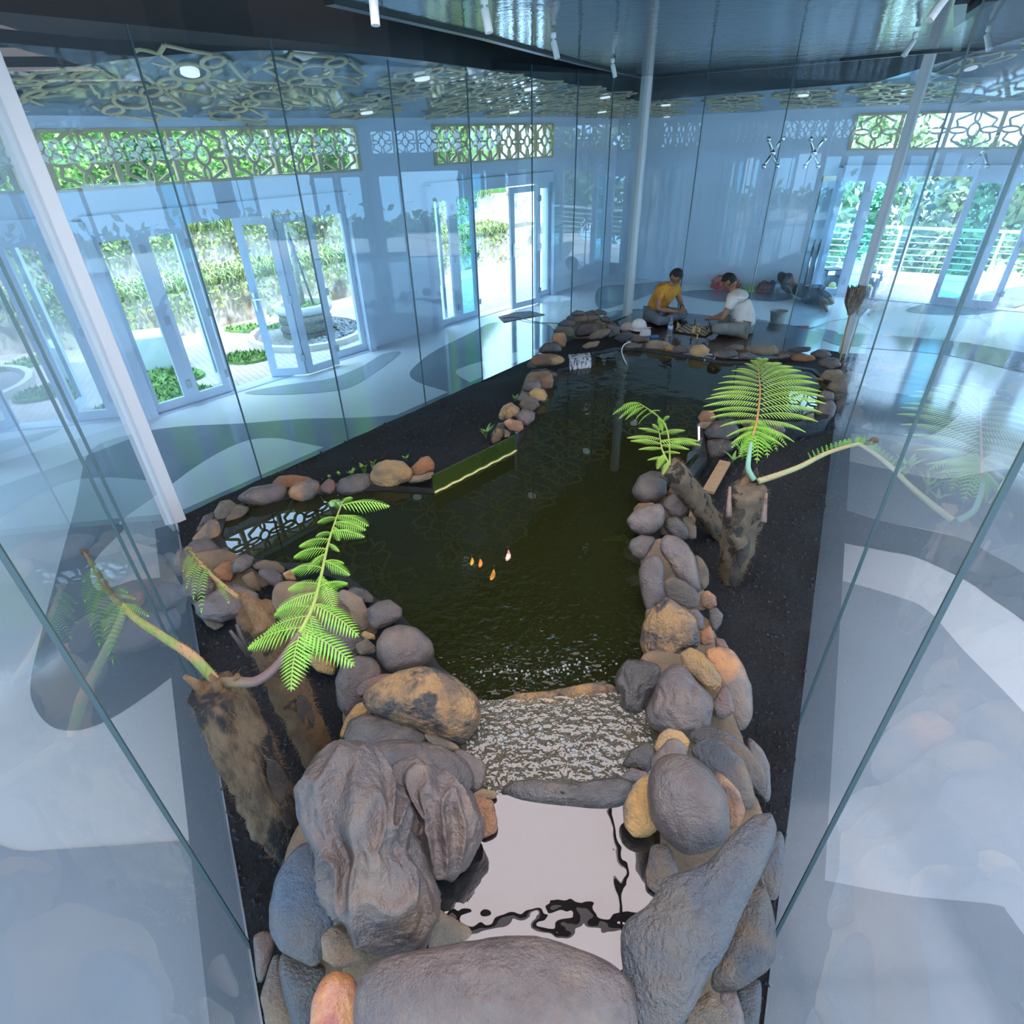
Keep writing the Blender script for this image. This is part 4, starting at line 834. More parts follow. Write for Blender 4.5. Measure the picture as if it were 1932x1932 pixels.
r('G', 't', .72, 'small lumpy brown stone between blue and fluted boulders', [(465,1180),(550,1108),(640,1130),(740,1230),(800,1310),(680,1385),(570,1402),(488,1332)], amp=.08)
r('G', 'p', .72, 'shiny red and yellow stone at the bottom edge', [(385,1840),(410,1620),(480,1480),(560,1418),(680,1450),(735,1560),(765,1850),(700,1980),(450,1980)], amp=.05)
r('G', 'g', .18, 'brown grey stone at the foot of the heap by the left glass', [(-10,1180),(60,1138),(130,1158),(145,1240),(95,1400),(50,1525),(15,1450)])
r('G', 't', .22, 'tall sandy stone standing against the left glass', [(45,1600),(90,1450),(140,1290),(195,1290),(195,1450),(270,1650),(320,1900),(100,1900)])
r('G', 't', .66, 'tan triangular stone at the corner of the top basin', [(1215,1300),(1240,1100),(1265,970),(1350,1025),(1500,1110),(1545,1185),(1430,1240),(1320,1310)], th=.4)
r('P', 'g', .84, 'huge flat dark slab closing the top basin at the bottom edge', [(672,1880),(690,1830),(730,1808),(810,1798),(900,1775),(965,1768),(1020,1772),(1080,1795),(1140,1815),(1188,1850),(1200,1930),(1190,2030),(1000,2060),(760,2050),(680,1980)], th=.45, amp=.03)
# --- lips
r('E', 'd', .665, 'dark wet stone bar between top basin and middle pool', [(1000,1190),(1080,1160),(1220,1130),(1420,1150),(1650,1140),(1760,1108),(1835,1130),(1790,1200),(1775,1285),(1640,1300),(1420,1285),(1200,1262),(1050,1235)], name='lip_stone', cat='stone', amp=.05)
r('E', 'm', .33, 'orange brown stone bar between middle pool and pond', [(925,688),(1050,650),(1240,640),(1420,608),(1600,573),(1745,598),(1745,692),(1600,722),(1380,742),(1260,752),(1160,705),(1050,698)], name='lip_stone', cat='stone', amp=.05)
# --- right bank from near to far
r('H', 'b', .88, 'big diagonal blue-brown slab at the lower right', [(1440,630),(1500,720),(1502,800),(1432,960),(1312,1190),(1202,1480),(1062,1700),(930,1960),(640,1960),(598,1500),(603,1350),(740,1270),(850,1100),(1130,1000),(1230,850),(1330,720)], th=.45, amp=.05)
r('H', 'g', .86, 'large round grey boulder right of the top basin', [(742,620),(752,500),(800,410),(890,373),(1000,398),(1102,470),(1192,620),(1213,780),(1182,882),(1080,932),(960,952),(860,882),(760,752)], amp=.02, th=.75)
r('H', 'y', .74, 'bright ochre stone against the water, left of the round boulder', [(770,490),(690,518),(640,590),(598,680),(608,790),(660,855),(745,850),(800,800),(790,650)], amp=.05)
r('H', 'y', .66, 'yellow cap stone at the top of the round boulder', [(775,355),(810,258),(860,228),(940,248),(982,300),(965,370),(870,380)])
r('H', 'g', .74, 'grey stone under the yellow cap', [(760,400),(860,288),(920,288),(965,350),(970,420),(880,440),(760,480)])
r('H', 'd', .60, 'glossy dark stone at the right of the middle pool', [(588,442),(640,350),(740,308),(790,350),(770,420),(745,482),(650,465)], amp=.03)
r('H', 'g', .60, 'pale wet stone at the right end of the upper lip', [(575,525),(640,453),(745,480),(745,515),(660,540)])
r('H', 'x', .68, 'long grey brown boulder right of the round one', [(975,360),(1060,288),(1160,298),(1285,400),(1335,520),(1362,660),(1300,700),(1200,620),(1090,470)], amp=.03)
r('H', 'x', .60, 'brown stained boulder behind the long grey brown one', [(970,260),(1080,223),(1185,235),(1305,330),(1405,450),(1432,560),(1390,680),(1340,560),(1285,400),(1150,330),(1000,330)])
r('H', 'o', .76, 'orange pink stone right of the round boulder', [(1100,460),(1190,510),(1265,590),(1303,700),(1265,795),(1205,810),(1170,640)], amp=.04)
r('H', 'b', .42, 'blue grey outer stone above the black gravel', [(1305,260),(1402,350),(1443,440),(1448,640),(1400,660),(1380,560),(1340,420)])
r('H', 'x', .70, 'grey stone at the water below the round boulder', [(733,1050),(760,900),(850,890),(920,1050),(810,1190),(738,1135)])
r('H', 'b', .55, 'blue grey stone right of the diagonal slab', [(1370,1085),(1490,800),(1512,830),(1528,880),(1512,1110),(1482,1225),(1430,1205)])
r('H', 'x', .55, 'pink brown stone under the diagonal slab', [(1090,1700),(1200,1480),(1300,1230),(1350,1128),(1432,1158),(1473,1350),(1473,1550),(1402,1642),(1250,1735),(1140,1745)], amp=.05)
r('H', 'b', .35, 'slate stone standing at the lower right corner of the heap', [(1260,1720),(1392,1668),(1394,1800),(1375,1960),(1270,1960)])
r('H', 'g', .50, 'narrow grey stone between slab and lower right corner', [(1155,1750),(1250,1748),(1285,1850),(1300,1960),(1190,1960)])
r('H', 'x', .62, 'brown grey stone cut by the bottom edge on the right', [(920,1960),(1000,1820),(1100,1738),(1185,1830),(1240,1960)])
r('F', 's', .56, 'crinkled slate boulder right of the lower lip', [(330,1930),(400,1780),(440,1658),(510,1578),(600,1568),(685,1680),(785,1760),(820,1850),(795,1990),(700,2055),(560,2085),(400,2030)], amp=.07, ridge=1)
r('F', 'd', .48, 'dark folded boulder at the right end of the lower lip', [(103,1680),(150,1590),(200,1528),(350,1538),(440,1578),(430,1690),(340,1830),(260,1945),(170,1905),(150,1760)], amp=.08, ridge=1)
r('F', 'y', .60, 'gold and cream crinkled stone on the right bank', [(585,1480),(660,1438),(745,1478),(822,1560),(883,1650),(862,1745),(790,1748),(700,1662),(605,1572)], amp=.12)
r('F', 'q', .42, 'long orange-stained boulder along the right outer edge', [(740,1450),(860,1440),(960,1448),(1042,1570),(1103,1720),(1113,1932),(1050,2040),(950,2010),(850,1880),(850,1740),(800,1560)], amp=.03, th=.5)
r('F', 'r', .52, 'reddish knob in front of the long orange-stained boulder', [(815,1850),(895,1708),(962,1760),(985,1905),(900,1960),(830,1940)])
r('F', 'r', .34, 'small red brown stone behind the long orange-stained one', [(838,1362),(905,1378),(945,1455),(850,1470)])
r('F', 'm', .50, 'wrinkled brown and rust boulder on the right bank', [(318,1262),(370,1168),(430,1108),(490,1078),(560,1128),(625,1158),(705,1260),(728,1400),(702,1445),(590,1455),(520,1555),(430,1555),(328,1482),(298,1400)], amp=.08, ridge=1)
r('F', 'g', .48, 'small dark oval stone right of the wrinkled boulder', [(645,1170),(700,1148),(755,1210),(755,1305),(710,1315),(668,1250)])
r('F', 'o', .42, 'small rusty chunk right of the wrinkled boulder', [(725,1320),(800,1278),(838,1350),(812,1415),(735,1415)], amp=.1)
r('F', 'b', .30, 'smooth blue-grey pebble above the gravel', [(798,1162),(850,1143),(898,1200),(882,1272),(830,1322),(798,1240)])
r('F', 'o', .33, 'brown orange stone with red patch above the gravel', [(728,1062),(780,1018),(843,1060),(853,1132),(800,1162),(738,1142)])
r('F', 't', .48, 'streaky yellowish stone on the right bank', [(468,960),(530,923),(620,958),(702,1020),(733,1090),(702,1142),(630,1158),(560,1132),(478,1052)], amp=.04)
r('F', 't', .27, 'olive flat stone on the gravel side of the right bank', [(688,750),(752,798),(793,880),(793,972),(750,1024),(718,950),(708,850)])
r('F', 'g', .42, 'long grey boulder with a dark red patch', [(438,690),(470,618),(560,628),(642,690),(693,780),(713,880),(733,1010),(722,1062),(650,990),(560,932),(508,822),(448,752)], amp=.03, th=.5)
r('F', 'g', .36, 'tall speckled grey stone at the water, right bank', [(283,880),(330,788),(400,758),(452,790),(468,870),(462,980),(485,1080),(420,1132),(350,1192),(308,1060),(288,950)], amp=.03)
r('F', 'g', .33, 'grey stone with a white chip, third from the top of the right bank', [(206,710),(230,648),(300,618),(392,630),(402,660),(370,732),(320,803),(240,772)], amp=.03)
r('F', 'd', .30, 'dark grey stone behind the three round ones', [(475,500),(560,478),(642,560),(652,640),(600,662),(520,622),(465,560)])
r('F', 't', .20, 'broken brown pieces beside the dark grey stone', [(600,490),(660,480),(702,560),(702,642),(650,652)], amp=.15)
r('F', 'g', .36, 'second round grey stone of the right bank', [(193,510),(260,428),(360,398),(442,388),(473,440),(463,530),(400,602),(320,622),(230,582)], amp=.02)
r('F', 'o', .29, 'thin orange stone under the top round one', [(243,425),(280,385),(395,380),(400,410),(330,430),(258,455)])
r('F', 'g', .30, 'grey stone leaning under the leaning fern trunk', [(455,400),(490,338),(560,300),(642,370),(658,430),(600,488),(520,483)], amp=.03)
r('F', 'o', .28, 'bright orange tip of stone behind the top round one', [(485,310),(530,253),(585,295),(545,335),(490,350)])
r('F', 'g', .36, 'topmost round grey stone of the right bank', [(233,290),(290,188),(370,148),(442,158),(483,230),(482,320),(422,377),(330,392),(250,342)], amp=.02, th=.75)
# --- right island by the fern
r('C', 'o', .27, 'orange brown stone at the water left of the big fern', [(633,500),(660,458),(720,455),(750,500),(722,532),(650,535)])
r('C', 't', .23, 'flat tan stone under the orange brown one', [(622,555),(650,530),(742,528),(738,572),(660,577)])
r('C', 'd', .24, 'dark wet lumpy stone left of the big fern', [(668,592),(735,528),(842,508),(893,570),(893,622),(820,655),(700,645)], amp=.1, ridge=1)
r('C', 'd', .12, 'dark wet lumpy stone at the bottom of the recess', [(675,722),(688,648),(790,638),(865,658),(855,712),(780,765),(700,768)], amp=.1, ridge=1)
r('C', 'x', .22, 'brown stone mostly hidden under the big fern', [(900,520),(1000,500),(1100,520),(1180,560),(1200,600),(1100,610),(950,600)])
r('C', 't', .20, 'pale tan stone under the right tips of the big fern', [(1310,500),(1345,470),(1382,515),(1365,548),(1310,560)])
r('C', 'g', .22, 'large dark pebble right of the big fern', [(1370,480),(1405,412),(1490,388),(1518,430),(1502,490),(1462,527),(1395,522)], amp=.02)
r('C', 'r', .20, 'brown pebble beside the large dark one, near the right glass', [(1513,402),(1572,372),(1565,430),(1542,472),(1510,472)])
r('C', 'g', .24, 'grey pebble above the large dark one', [(1390,372),(1438,325),(1502,343),(1504,388),(1430,405)])
r('C', 'r', .22, 'small brown pebble second from the right glass', [(1500,378),(1582,350),(1582,378),(1510,394)])
r('C', 'x', .25, 'olive brown pebble on the right curve', [(1452,312),(1490,268),(1572,258),(1593,300),(1582,342),(1500,348)])
r('C', 't', .27, 'brown flat pebble on the right curve with a pale fleck', [(1412,242),(1450,198),(1540,193),(1563,220),(1532,252),(1440,258)])
r('C', 'g', .24, 'small grey pebble at the outer right curve', [(1558,190),(1592,198),(1594,245),(1560,252)])
# --- far shore, right to left
r('I', 'g', .26, 'dark oval pebble at the far right corner', [(1528,902),(1580,868),(1672,878),(1703,930),(1620,958),(1548,932)])
r('I', 'r', .24, 'little pebble at the outer far right corner', [(1688,898),(1722,905),(1725,955),(1700,960)])
r('I', 'g', .25, 'grey pebble left of the far right corner', [(1478,842),(1540,813),(1612,828),(1633,860),(1560,878),(1500,872)])
r('I', 'o', .24, 'flat rust-brown pebble on the far shore', [(1335,872),(1400,848),(1502,858),(1523,890),(1450,903),(1360,892)])
r('I', 'x', .27, 'flat grey brown pebble above the rust-brown one', [(1305,822),(1400,793),(1493,798),(1475,828),(1380,840)])
r('I', 'g', .24, 'small bluish pebble left of the rust-brown one', [(1255,852),(1310,838),(1345,868),(1270,884)])
r('I', 't', .26, 'long flat tan stone on the far shore', [(1015,802),(1130,783),(1242,808),(1263,850),(1150,863),(1035,835)])
r('I', 'y', .29, 'thin pale wood-like shard on the far shore', [(1188,792),(1230,783),(1268,825),(1243,832)])
r('I', 'g', .28, 'flat grey stone below the man in white', [(875,802),(950,778),(1022,788),(1005,822),(890,825)])
r('I', 'g', .24, 'small grey stone below the long flat tan one', [(975,842),(1040,828),(1102,858),(1060,880),(980,876)])
r('I', 'd', .25, 'dark stone right of the golden lumpy one', [(775,842),(860,808),(950,818),(985,860),(880,886),(790,866)])
r('I', 'y', .28, 'golden lumpy stone at the middle of the far shore', [(633,822),(660,788),(730,778),(778,820),(755,855),(690,870),(643,852)], amp=.12)
r('I', 'r', .25, 'pinkish brown stone left of the golden lumpy one', [(515,822),(560,783),(622,798),(625,835),(560,845)], amp=.1)
r('I', 'y', .25, 'small yellow stone on the far shore', [(457,802),(490,778),(528,790),(518,828),(470,825)])
r('I', 't', .26, 'flat pinkish tan stone below the water bottle', [(318,792),(370,748),(482,758),(503,792),(440,815),(340,810)], amp=.08)
r('I', 'g', .25, 'grey stone by the white cable on the far shore', [(165,782),(230,763),(312,778),(293,808),(190,810)])
r('I', 'd', .27, 'dark stone below the white safety helmet', [(222,752),(260,718),(352,728),(343,765),(250,775)])
r('I', 'x', .27, 'brown stone at the deck corner beside the basin', [(103,742),(150,698),(242,703),(243,735),(160,768)])
# --- small waterfall and upper basin
r('B', 'd', .62, 'flat dark capstone at the back left of the small basin', [(868,162),(920,136),(970,143),(980,168),(900,178)])
r('B', 'd', .60, 'dark middle capstone at the back of the small basin', [(970,152),(1040,133),(1055,170),(1000,180)])
r('B', 'd', .62, 'flat dark capstone at the back right of the small basin', [(1038,145),(1080,126),(1145,150),(1135,168),(1060,170)])
r('B', 'x', .54, 'mottled stone on the left rim of the small basin', [(842,192),(870,172),(985,168),(1005,215),(900,235),(850,218)], amp=.1)
r('B', 't', .54, 'tan rough stone behind the small basin', [(978,180),(1070,163),(1095,200),(1000,228)], amp=.12)
r('B', 'd', .54, 'dark stone on the right rim of the small basin', [(1088,190),(1130,178),(1188,210),(1155,230),(1100,220)])
r('B', 'x', .50, 'long flat stone on the left of the small basin', [(778,237),(830,203),(905,213),(915,242),(860,258),(790,254)])
r('B', 'x', .44, 'brown rounded stone above the orange and white one', [(753,282),(790,253),(882,258),(908,300),(882,334),(800,325),(755,303)])
r('B', 'o', .42, 'orange stone with a white patch by the small basin', [(738,340),(760,303),(832,303),(848,350),(832,404),(790,404),(743,372)])
r('B', 'd', .34, 'dark flat stone left of the small waterfall', [(643,422),(690,373),(772,368),(813,410),(803,443),(720,453),(648,447)])
r('B', 'd', .42, 'dark wet flat stone in the middle of the small basin', [(898,282),(950,228),(1060,218),(1125,260),(1105,305),(1000,322),(920,335)])
r('B', 'x', .42, 'flat brown stone at the front of the small basin', [(998,332),(1070,278),(1165,268),(1165,302),(1100,343),(1030,353)])
r('B', 'd', .44, 'dark stone at the right front of the small basin', [(1128,232),(1200,228),(1233,260),(1232,312),(1150,343),(1140,280)])
r('B', 'x', .36, 'lowest flat stone right of the small waterfall', [(948,402),(1010,368),(1093,358),(1065,403),(990,418)])
r('B', 'o', .30, 'bright orange long stone left of the small waterfall', [(578,502),(620,458),(740,453),(823,480),(833,518),(760,538),(650,543),(588,533)], th=.7)
r('B', 'r', .24, 'small brown stone under the bright orange one', [(558,532),(592,498),(640,545),(610,560),(563,558)])
r('B', 'd', .28, 'dark flat stone below the bright orange one', [(543,622),(600,573),(700,563),(788,600),(773,625),(650,645),(558,643)])
r('B', 'g', .26, 'purple grey stone on the left middle shore', [(528,702),(550,648),(650,638),(665,700),(622,733),(540,728)])
r('B', 'o', .26, 'reddish brown stone on the left middle shore', [(650,642),(730,608),(753,650),(743,702),(690,723),(660,702)])
r('B', 'g', .24, 'small grey stone above the tan nugget', [(478,782),(530,728),(575,742),(562,795),(500,805)])
r('B', 'y', .28, 'tan nugget on the left middle shore', [(563,742),(620,703),(682,713),(708,760),(682,803),(615,795)], amp=.1)
r('B', 'x', .28, 'brown mottled stone below the tan nugget', [(498,822),(550,758),(622,775),(653,830),(600,873),(530,873)], amp=.1)
r('B', 'm', .27, 'brown gold rough stone near the leafy shoots', [(348,912),(380,838),(440,808),(503,850),(493,903),(430,943),(360,943)], amp=.1)
r('B', 'g', .28, 'grey purple stone above the bright orange nugget', [(468,902),(530,858),(613,878),(613,932),(560,983),(500,955)], amp=.06)
r('B', 'o', .30, 'bright orange nugget at the end of the left middle shore', [(383,952),(430,928),(522,948),(533,1002),(500,1028),(428,1012)])
r('B', 'm', .20, 'tall brown slab behind the bright orange nugget', [(298,1042),(350,958),(395,955),(400,1030),(360,1092),(300,1112)])
r('B', 't', .20, 'little pale stone under the bright orange nugget', [(392,1000),(440,1028),(432,1062),(395,1062)])
for a, k in Lst: rock(*a, **k)
# --- mortar under and between the stones
mo = empty('stone_mortar', (0, 3, 0), 'sandy mortar holding the pond stones together', 'mortar')
for cr_, z, th, pts in (('A', .19, .45, [(140,640),(400,610),(600,690),(800,750),(820,960),(620,1020),(300,1010),(160,880)]),
  ('A', .24, .5, [(700,800),(1000,820),(1250,960),(1350,1150),(1340,1330),(1150,1400),(1050,1260),(850,1180),(700,1000)]),
  ('A', .16, .5, [(230,470),(370,350),(480,320),(480,430),(380,520),(240,560)]), ('A', .17, .5, [(480,330),(800,230),(1270,190),(1280,240),(860,300),(600,340)]), ('A', .17, .5, [(1200,200),(1450,140),(1665,110),(1665,165),(1450,230),(1240,250)]),
  ('E', .34, .5, [(150,700),(300,560),(700,620),(900,800),(950,1100),(700,1200),(300,1000),(180,900)]),
  ('P', .55, .6, [(600,1480),(720,1430),(880,1500),(915,1580),(840,1650),(830,1800),(700,1800),(560,1760),(540,1620)]),
  ('P', .48, .5, [(560,1720),(700,1780),(900,1790),(1180,1880),(1180,1990),(700,2000),(540,1900)]), ('P', .70, .35, [(650,1790),(740,1775),(860,1770),(885,1790),(800,1830),(700,1870),(650,1850)]),
  ('F', .22, .5, [(260,420),(480,330),(620,480),(640,660),(500,680),(300,640),(240,560)]), ('F', .28, .6, [(300,700),(460,640),(680,800),(740,1000),(800,1150),(600,1180),(340,1150),(310,900)]),
  ('F', .34, .6, [(330,1150),(600,1130),(800,1250),(900,1500),(950,1700),(700,1750),(400,1560)]),
  ('P', .50, .5, [(1210,1230),(1340,1250),(1400,1400),(1420,1500),(1380,1600),(1230,1560),(1190,1400)]), ('P', .62, .5, [(1195,1540),(1420,1480),(1450,1620),(1420,1850),(1300,1950),(1190,1900),(1190,1700)]),
  ('H', .74, .4, [(780,850),(1000,930),(1190,850),(1180,950),(1050,1030),(880,1080),(800,1000)]),
  ('C', .14, .5, [(1380,260),(1560,200),(1590,350),(1540,460),(1330,530),(1360,400)]), ('C', .13, .5, [(650,480),(900,520),(1150,560),(1180,600),(900,620),(700,560)]),
  ('I', .17, .5, [(110,750),(350,760),(700,840),(700,865),(300,800)]), ('I', .17, .5, [(600,830),(1000,810),(1500,850),(1680,920),(1300,880),(900,870)]),
  ('B', .13, .25, [(560,600),(740,580),(740,700),(680,800),(600,900),(520,1000),(350,1050),(400,900),(500,780)]), ('B', .38, .5, [(770,250),(1000,180),(1180,220),(1230,300),(1000,360),(830,400),(760,340)])):
    C, vs, fs = blob(cr_, pts, z-.10-.12*(z > .3), th*.4, .05, sub=5); mb = MB(); mb.add(vs, fs); o = mb.build('mortar_patch', RM('k'), mo, True); o.location = (0, -3, 0)
# ------------------------------------------------------------ acrylic sheets, planks, cable
acr = mat('acrylic painted pond reflection', (.035, .06, .012), .04, c2=(.05, .07, .015), scale=3, coat=.5, spec=.8)  # pond mirrored in the sheet is painted in as opaque green
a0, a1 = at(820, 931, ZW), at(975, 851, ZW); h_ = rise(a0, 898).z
ar = empty('acrylic_sheet', a0, 'acrylic sheet painted with the green pond reflection, closing the left shore of the pond', 'acrylic sheet')
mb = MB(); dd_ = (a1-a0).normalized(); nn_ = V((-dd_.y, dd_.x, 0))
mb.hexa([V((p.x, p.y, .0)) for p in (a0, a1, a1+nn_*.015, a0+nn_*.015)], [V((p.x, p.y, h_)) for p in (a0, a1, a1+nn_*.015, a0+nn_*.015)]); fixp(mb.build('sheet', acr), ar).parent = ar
mb = MB(); pts_ = [a0.lerp(a1, t)+V((0, 0, .008+.004*math.sin(t*40)))-nn_*.006 for t in [i/30 for i in range(31)]]; mb.tube(pts_, .010, 6); o = mb.build('waterline_gleam', mat('yellow waterline gleam', (.62, .60, .22), .25), ar, True); o.location = -ar.location  # yellow bead added for the bright line reflected along the waterline
mb = MB(); mb.box((a1.x, a1.y, .22), (.03, .03, .34), math.atan2(dd_.y, dd_.x)); o = mb.build('metal_edge', mat('bright steel edge', (.6, .66, .70), .2, 1), ar); o.location = -ar.location
b0, b1, b2 = at(1318, 805, .36), at(1319, 864, .14), at(1291, 897, .14)
br_ = empty('acrylic_sheet', b1, 'steel-edged clear sheet in the recess behind the leaning fern', 'acrylic sheet')
mb = MB(); st_ = mat('bright steel edge')
mb.bar(b0, b1, .02, .02); mb.bar(b1, b2, .09, .02); o = mb.build('metal_edge', st_, br_); o.location = -br_.location
mb = MB(); b3 = V((b1.x, b1.y, .36)); b4 = V((b2.x, b2.y, .36)); mb.add([b1, b2, b4, b3], [(0, 1, 2, 3)]); o = mb.build('sheet', leafglass, br_); o.location = -br_.location
wood = mat('raw plank', (.42, .28, .17), .6, c2=(.34, .22, .13), scale=3, stretch=(2, 20, 20))
def plank(p, q, wd, th, label):
    mb = MB(); mb.bar(p, q, wd, th); o = bevel(mb.build('plank', wood, loc=tuple(p)), .004); return tag(o, label, 'plank')
plank(at(1336, 928, .12), at(1368, 872, .12), .10, .03, 'raw wooden plank lying across the recess behind the leaning fern')
plank(at(1303, 990, .12), at(1311, 955, .12), .06, .03, 'short end of raw plank beside the leaning fern trunk')
whitec = mat('white cable', (.75, .75, .75), .4)
mb = MB(); mb.tube(spline([at(1190, 645, .36), at(1178, 650, .34), at(1173, 662, .27), at(1177, 676, .22), at(1184, 690, .19)], 6), .006, 6); tag(mb.build('cable', whitec, smooth=True), 'white cable loop hanging over the far shore into the water', 'cable')
mb = MB(); mb.tube(spline([at(1325, 673, .22), at(1335, 668, .25), at(1348, 672, .22), at(1345, 679, .21), at(1328, 679, .21)], 6), .006, 6); tag(mb.build('hose', whitec, smooth=True), 'white hose ring at the waterline below the golden lumpy stone', 'hose')
# ------------------------------------------------------------ small falls
fall = mat('falling water', (.45, .50, .56), .1, c2=(.06, .07, .09), scale=34, stretch=(1, 1, .05), lo=.45, hi=.6)
p_, q_ = at(1074, 678, .31), at(1116, 674, .31); mb = MB(); k = 14
top = [p_.lerp(q_, i/k)+V((0, 0, .006*math.sin(i*2.1))) for i in range(k+1)]
mid = [v+V((0, -.05-.015*math.sin(i*1.7), -.05)) for i, v in enumerate(top)]; bot = [v+V((0, -.08-.02*math.sin(i*2.7), -.14)) for i, v in enumerate(top)]; bk = [v+V((0, .15, .01)) for v in top]
mb.add(bk+top+mid+bot, [(j*(k+1)+i, j*(k+1)+i+1, (j+1)*(k+1)+i+1, (j+1)*(k+1)+i) for j in range(3) for i in range(k)]); tag(mb.build('waterfall', fall, smooth=True), 'small sheet of water falling from the stone basin into the pond', 'waterfall')
foam = mat('foam bubbles', (.75, .78, .78), .15, trans=.5)
mb = MB(); rg = random.Random(11)
for cx, cy, z, n_, sx_ in ((1050, 1265, ZW, 90, .22), (1080, 1395, Z2, 80, .28), (960, 1390, Z2, 40, .05), (1100, 1430, Z2, 60, .06)):
    c = at(cx, cy, z)
    for _ in range(n_): mb.ball(c+V((rg.gauss(0, sx_), rg.gauss(0, .035), .001)), rg.uniform(.003, .009), 6)
tag(mb.build('bubbles', foam, smooth=True), 'clusters of small bubbles under the stone lips', 'bubbles', kind='stuff')
# ------------------------------------------------------------ koi
def koi(px, py, dx, dy, L_, c, label, c2=None):
    p = at(px, py, ZW-.004); q = at(px+dx, py+dy, ZW-.004); d = (q-p).normalized(); s_ = V((-d.y, d.x, 0)); rt = empty('koi', p, label, 'fish', 'koi in the pond')
    M = mat('koi '+label[:6]+str(c[1]), c, .3, c2=c2, scale=22) if c2 else mat('koi '+str(c), c, .3)
    mb = MB(); prof = [(0, .02), (.08, .35), (.25, .62), (.5, .55), (.75, .28), (.92, .10), (1, .06)]; vs = []
    for t, w_ in prof:
        bend = .12*math.sin(t*3)*L_*.5; c0 = -d*(t*L_)+s_*bend; w2_ = w_*L_*.22
        vs += [c0+s_*math.cos(a)*w2_+V((0, 0, math.sin(a)*w2_*.8)) for a in [2*PI*j/8 for j in range(8)]]
    mb.add(vs, [(i*8+j, i*8+(j+1) % 8, (i+1)*8+(j+1) % 8, (i+1)*8+j) for i in range(6) for j in range(8)]+[tuple(range(7, -1, -1))]); mb.build('body', M, rt, True)
    e = -d*L_+s_*.12*math.sin(3)*L_*.5; mb = MB(); mb.add([e, e-d*L_*.28+s_*L_*.10, e-d*L_*.18, e-d*L_*.28-s_*L_*.10], [(0, 1, 2), (0, 2, 3)]); mb.build('tail', M, rt)
    for sg in (-1, 1):
        f_ = -d*L_*.25+s_*sg*L_*.12; mb = MB(); mb.add([f_, f_+s_*sg*L_*.14-d*L_*.10, f_-d*L_*.10], [(0, 1, 2)]); mb.build('fin', M, rt)
koi(889, 1068, -.5, 10, .11, (.75, .42, .02), 'small yellow koi, leftmost of the group')
koi(905, 1072, 0, 10, .12, (.85, .12, .02), 'orange red koi beside the yellow one', (.95, .35, .05))
koi(956, 1060, -1, 10, .15, (.85, .07, .02), 'red and white koi, rightmost of the group', (.9, .8, .7))
koi(926, 1096, -2, 10, .14, (.80, .36, .03), 'yellow orange koi nearest the camera', (.5, .2, .02))
# ------------------------------------------------------------ tree ferns
fern = mat('fern leaflet', (.15, .42, .03), .45, c2=(.22, .50, .05), scale=9); fern2 = mat('fern leaflet light', (.26, .50, .07), .45, c2=(.34, .58, .10), scale=9)
fernd = mat('fern rib', (.30, .40, .08), .5); fuzz = mat('fern fuzz', (.34, .18, .08), .95, c2=(.46, .29, .15), scale=40, bump=1, bscale=90)
trunkm = mat('fern trunk fibre', (.15, .09, .05), .9, c2=(.34, .22, .125), scale=22, bump=1, bscale=60, c3=(.035, .032, .033), s3=6, lo3=.47, hi3=.53, stretch=(1, 1, .3))
trunkl = mat('pale fern trunk fibre', (.34, .25, .16), .9, c2=(.22, .17, .12), scale=11, bump=1, bscale=60, c3=(.06, .05, .04), s3=9, lo3=.54, hi3=.6, stretch=(1, 1, .6))
scar = mat('leaf scar', (.045, .04, .038), .6, c2=(.10, .08, .06), scale=12)
def pinna(mb, b, t, w_, n_=16, droop=.06, up=V((0, 0, 1)), bot=.35, ct=.36):
    ax = t-b; Ln = ax.length; axn = ax.normalized(); sd_ = axn.cross(up).normalized(); u = sd_.cross(axn)
    P = lambda s: b+ax*s+u*(-4*droop*Ln*(s-.5)**2+droop*Ln)
    for i in range(n_):
        s = (i+.6)/n_*.97; p = P(s); prof = (bot+(1-bot)*min(1, s/.3))*(1-s**2.2)**.8 if s > .02 else bot; l_ = w_*prof+.004; hw = Ln/n_*ct
        for sg in (-1, 1):
            dir_ = (sd_*sg*.86+axn*.5-u*.18).normalized(); tip = p+dir_*l_-u*l_*.12; m_ = p+dir_*l_*.45; nrm = axn*hw
            mb.add([p-nrm*.6, m_-nrm*.85, tip, m_+nrm*.75, p+nrm*.6], [(0, 1, 3, 4), (1, 2, 3)])
    mb.add([P(.97)-sd_*.003, P(1.03), P(.97)+sd_*.003], [(0, 1, 2)])
    return [P(i/6) for i in range(7)]
def frond(rt, rach, zs, pins, w_, M, droop=.07, rad=.006, ribm=None, n_=16):
    pts = [at(x, y, z) for (x, y), z in zip(rach, zs)]; sp = spline(pts, 4)
    fr = MB(); fr.tube([p-rt.location for p in sp], [rad*(1-.6*i/len(sp)) for i in range(len(sp))], 6); fo = fr.build('frond_stem', ribm or fernd, rt, True)
    lf = MB(); rb = MB()
    for f, (tx, ty), dz in pins:
        i = f*(len(sp)-1); a = sp[int(i)].lerp(sp[min(int(i)+1, len(sp)-1)], i-int(i)); t = at(tx, ty, a.z+dz)
        q = pinna(lf, a, t, w_*(t-a).length, n_=n_, droop=droop); rb.tube(q, .0022, 4)
    o = lf.build('leaflets', M, fo); o.location = -rt.location; o = rb.build('ribs', fernd, fo); o.location = -rt.location
    return fo
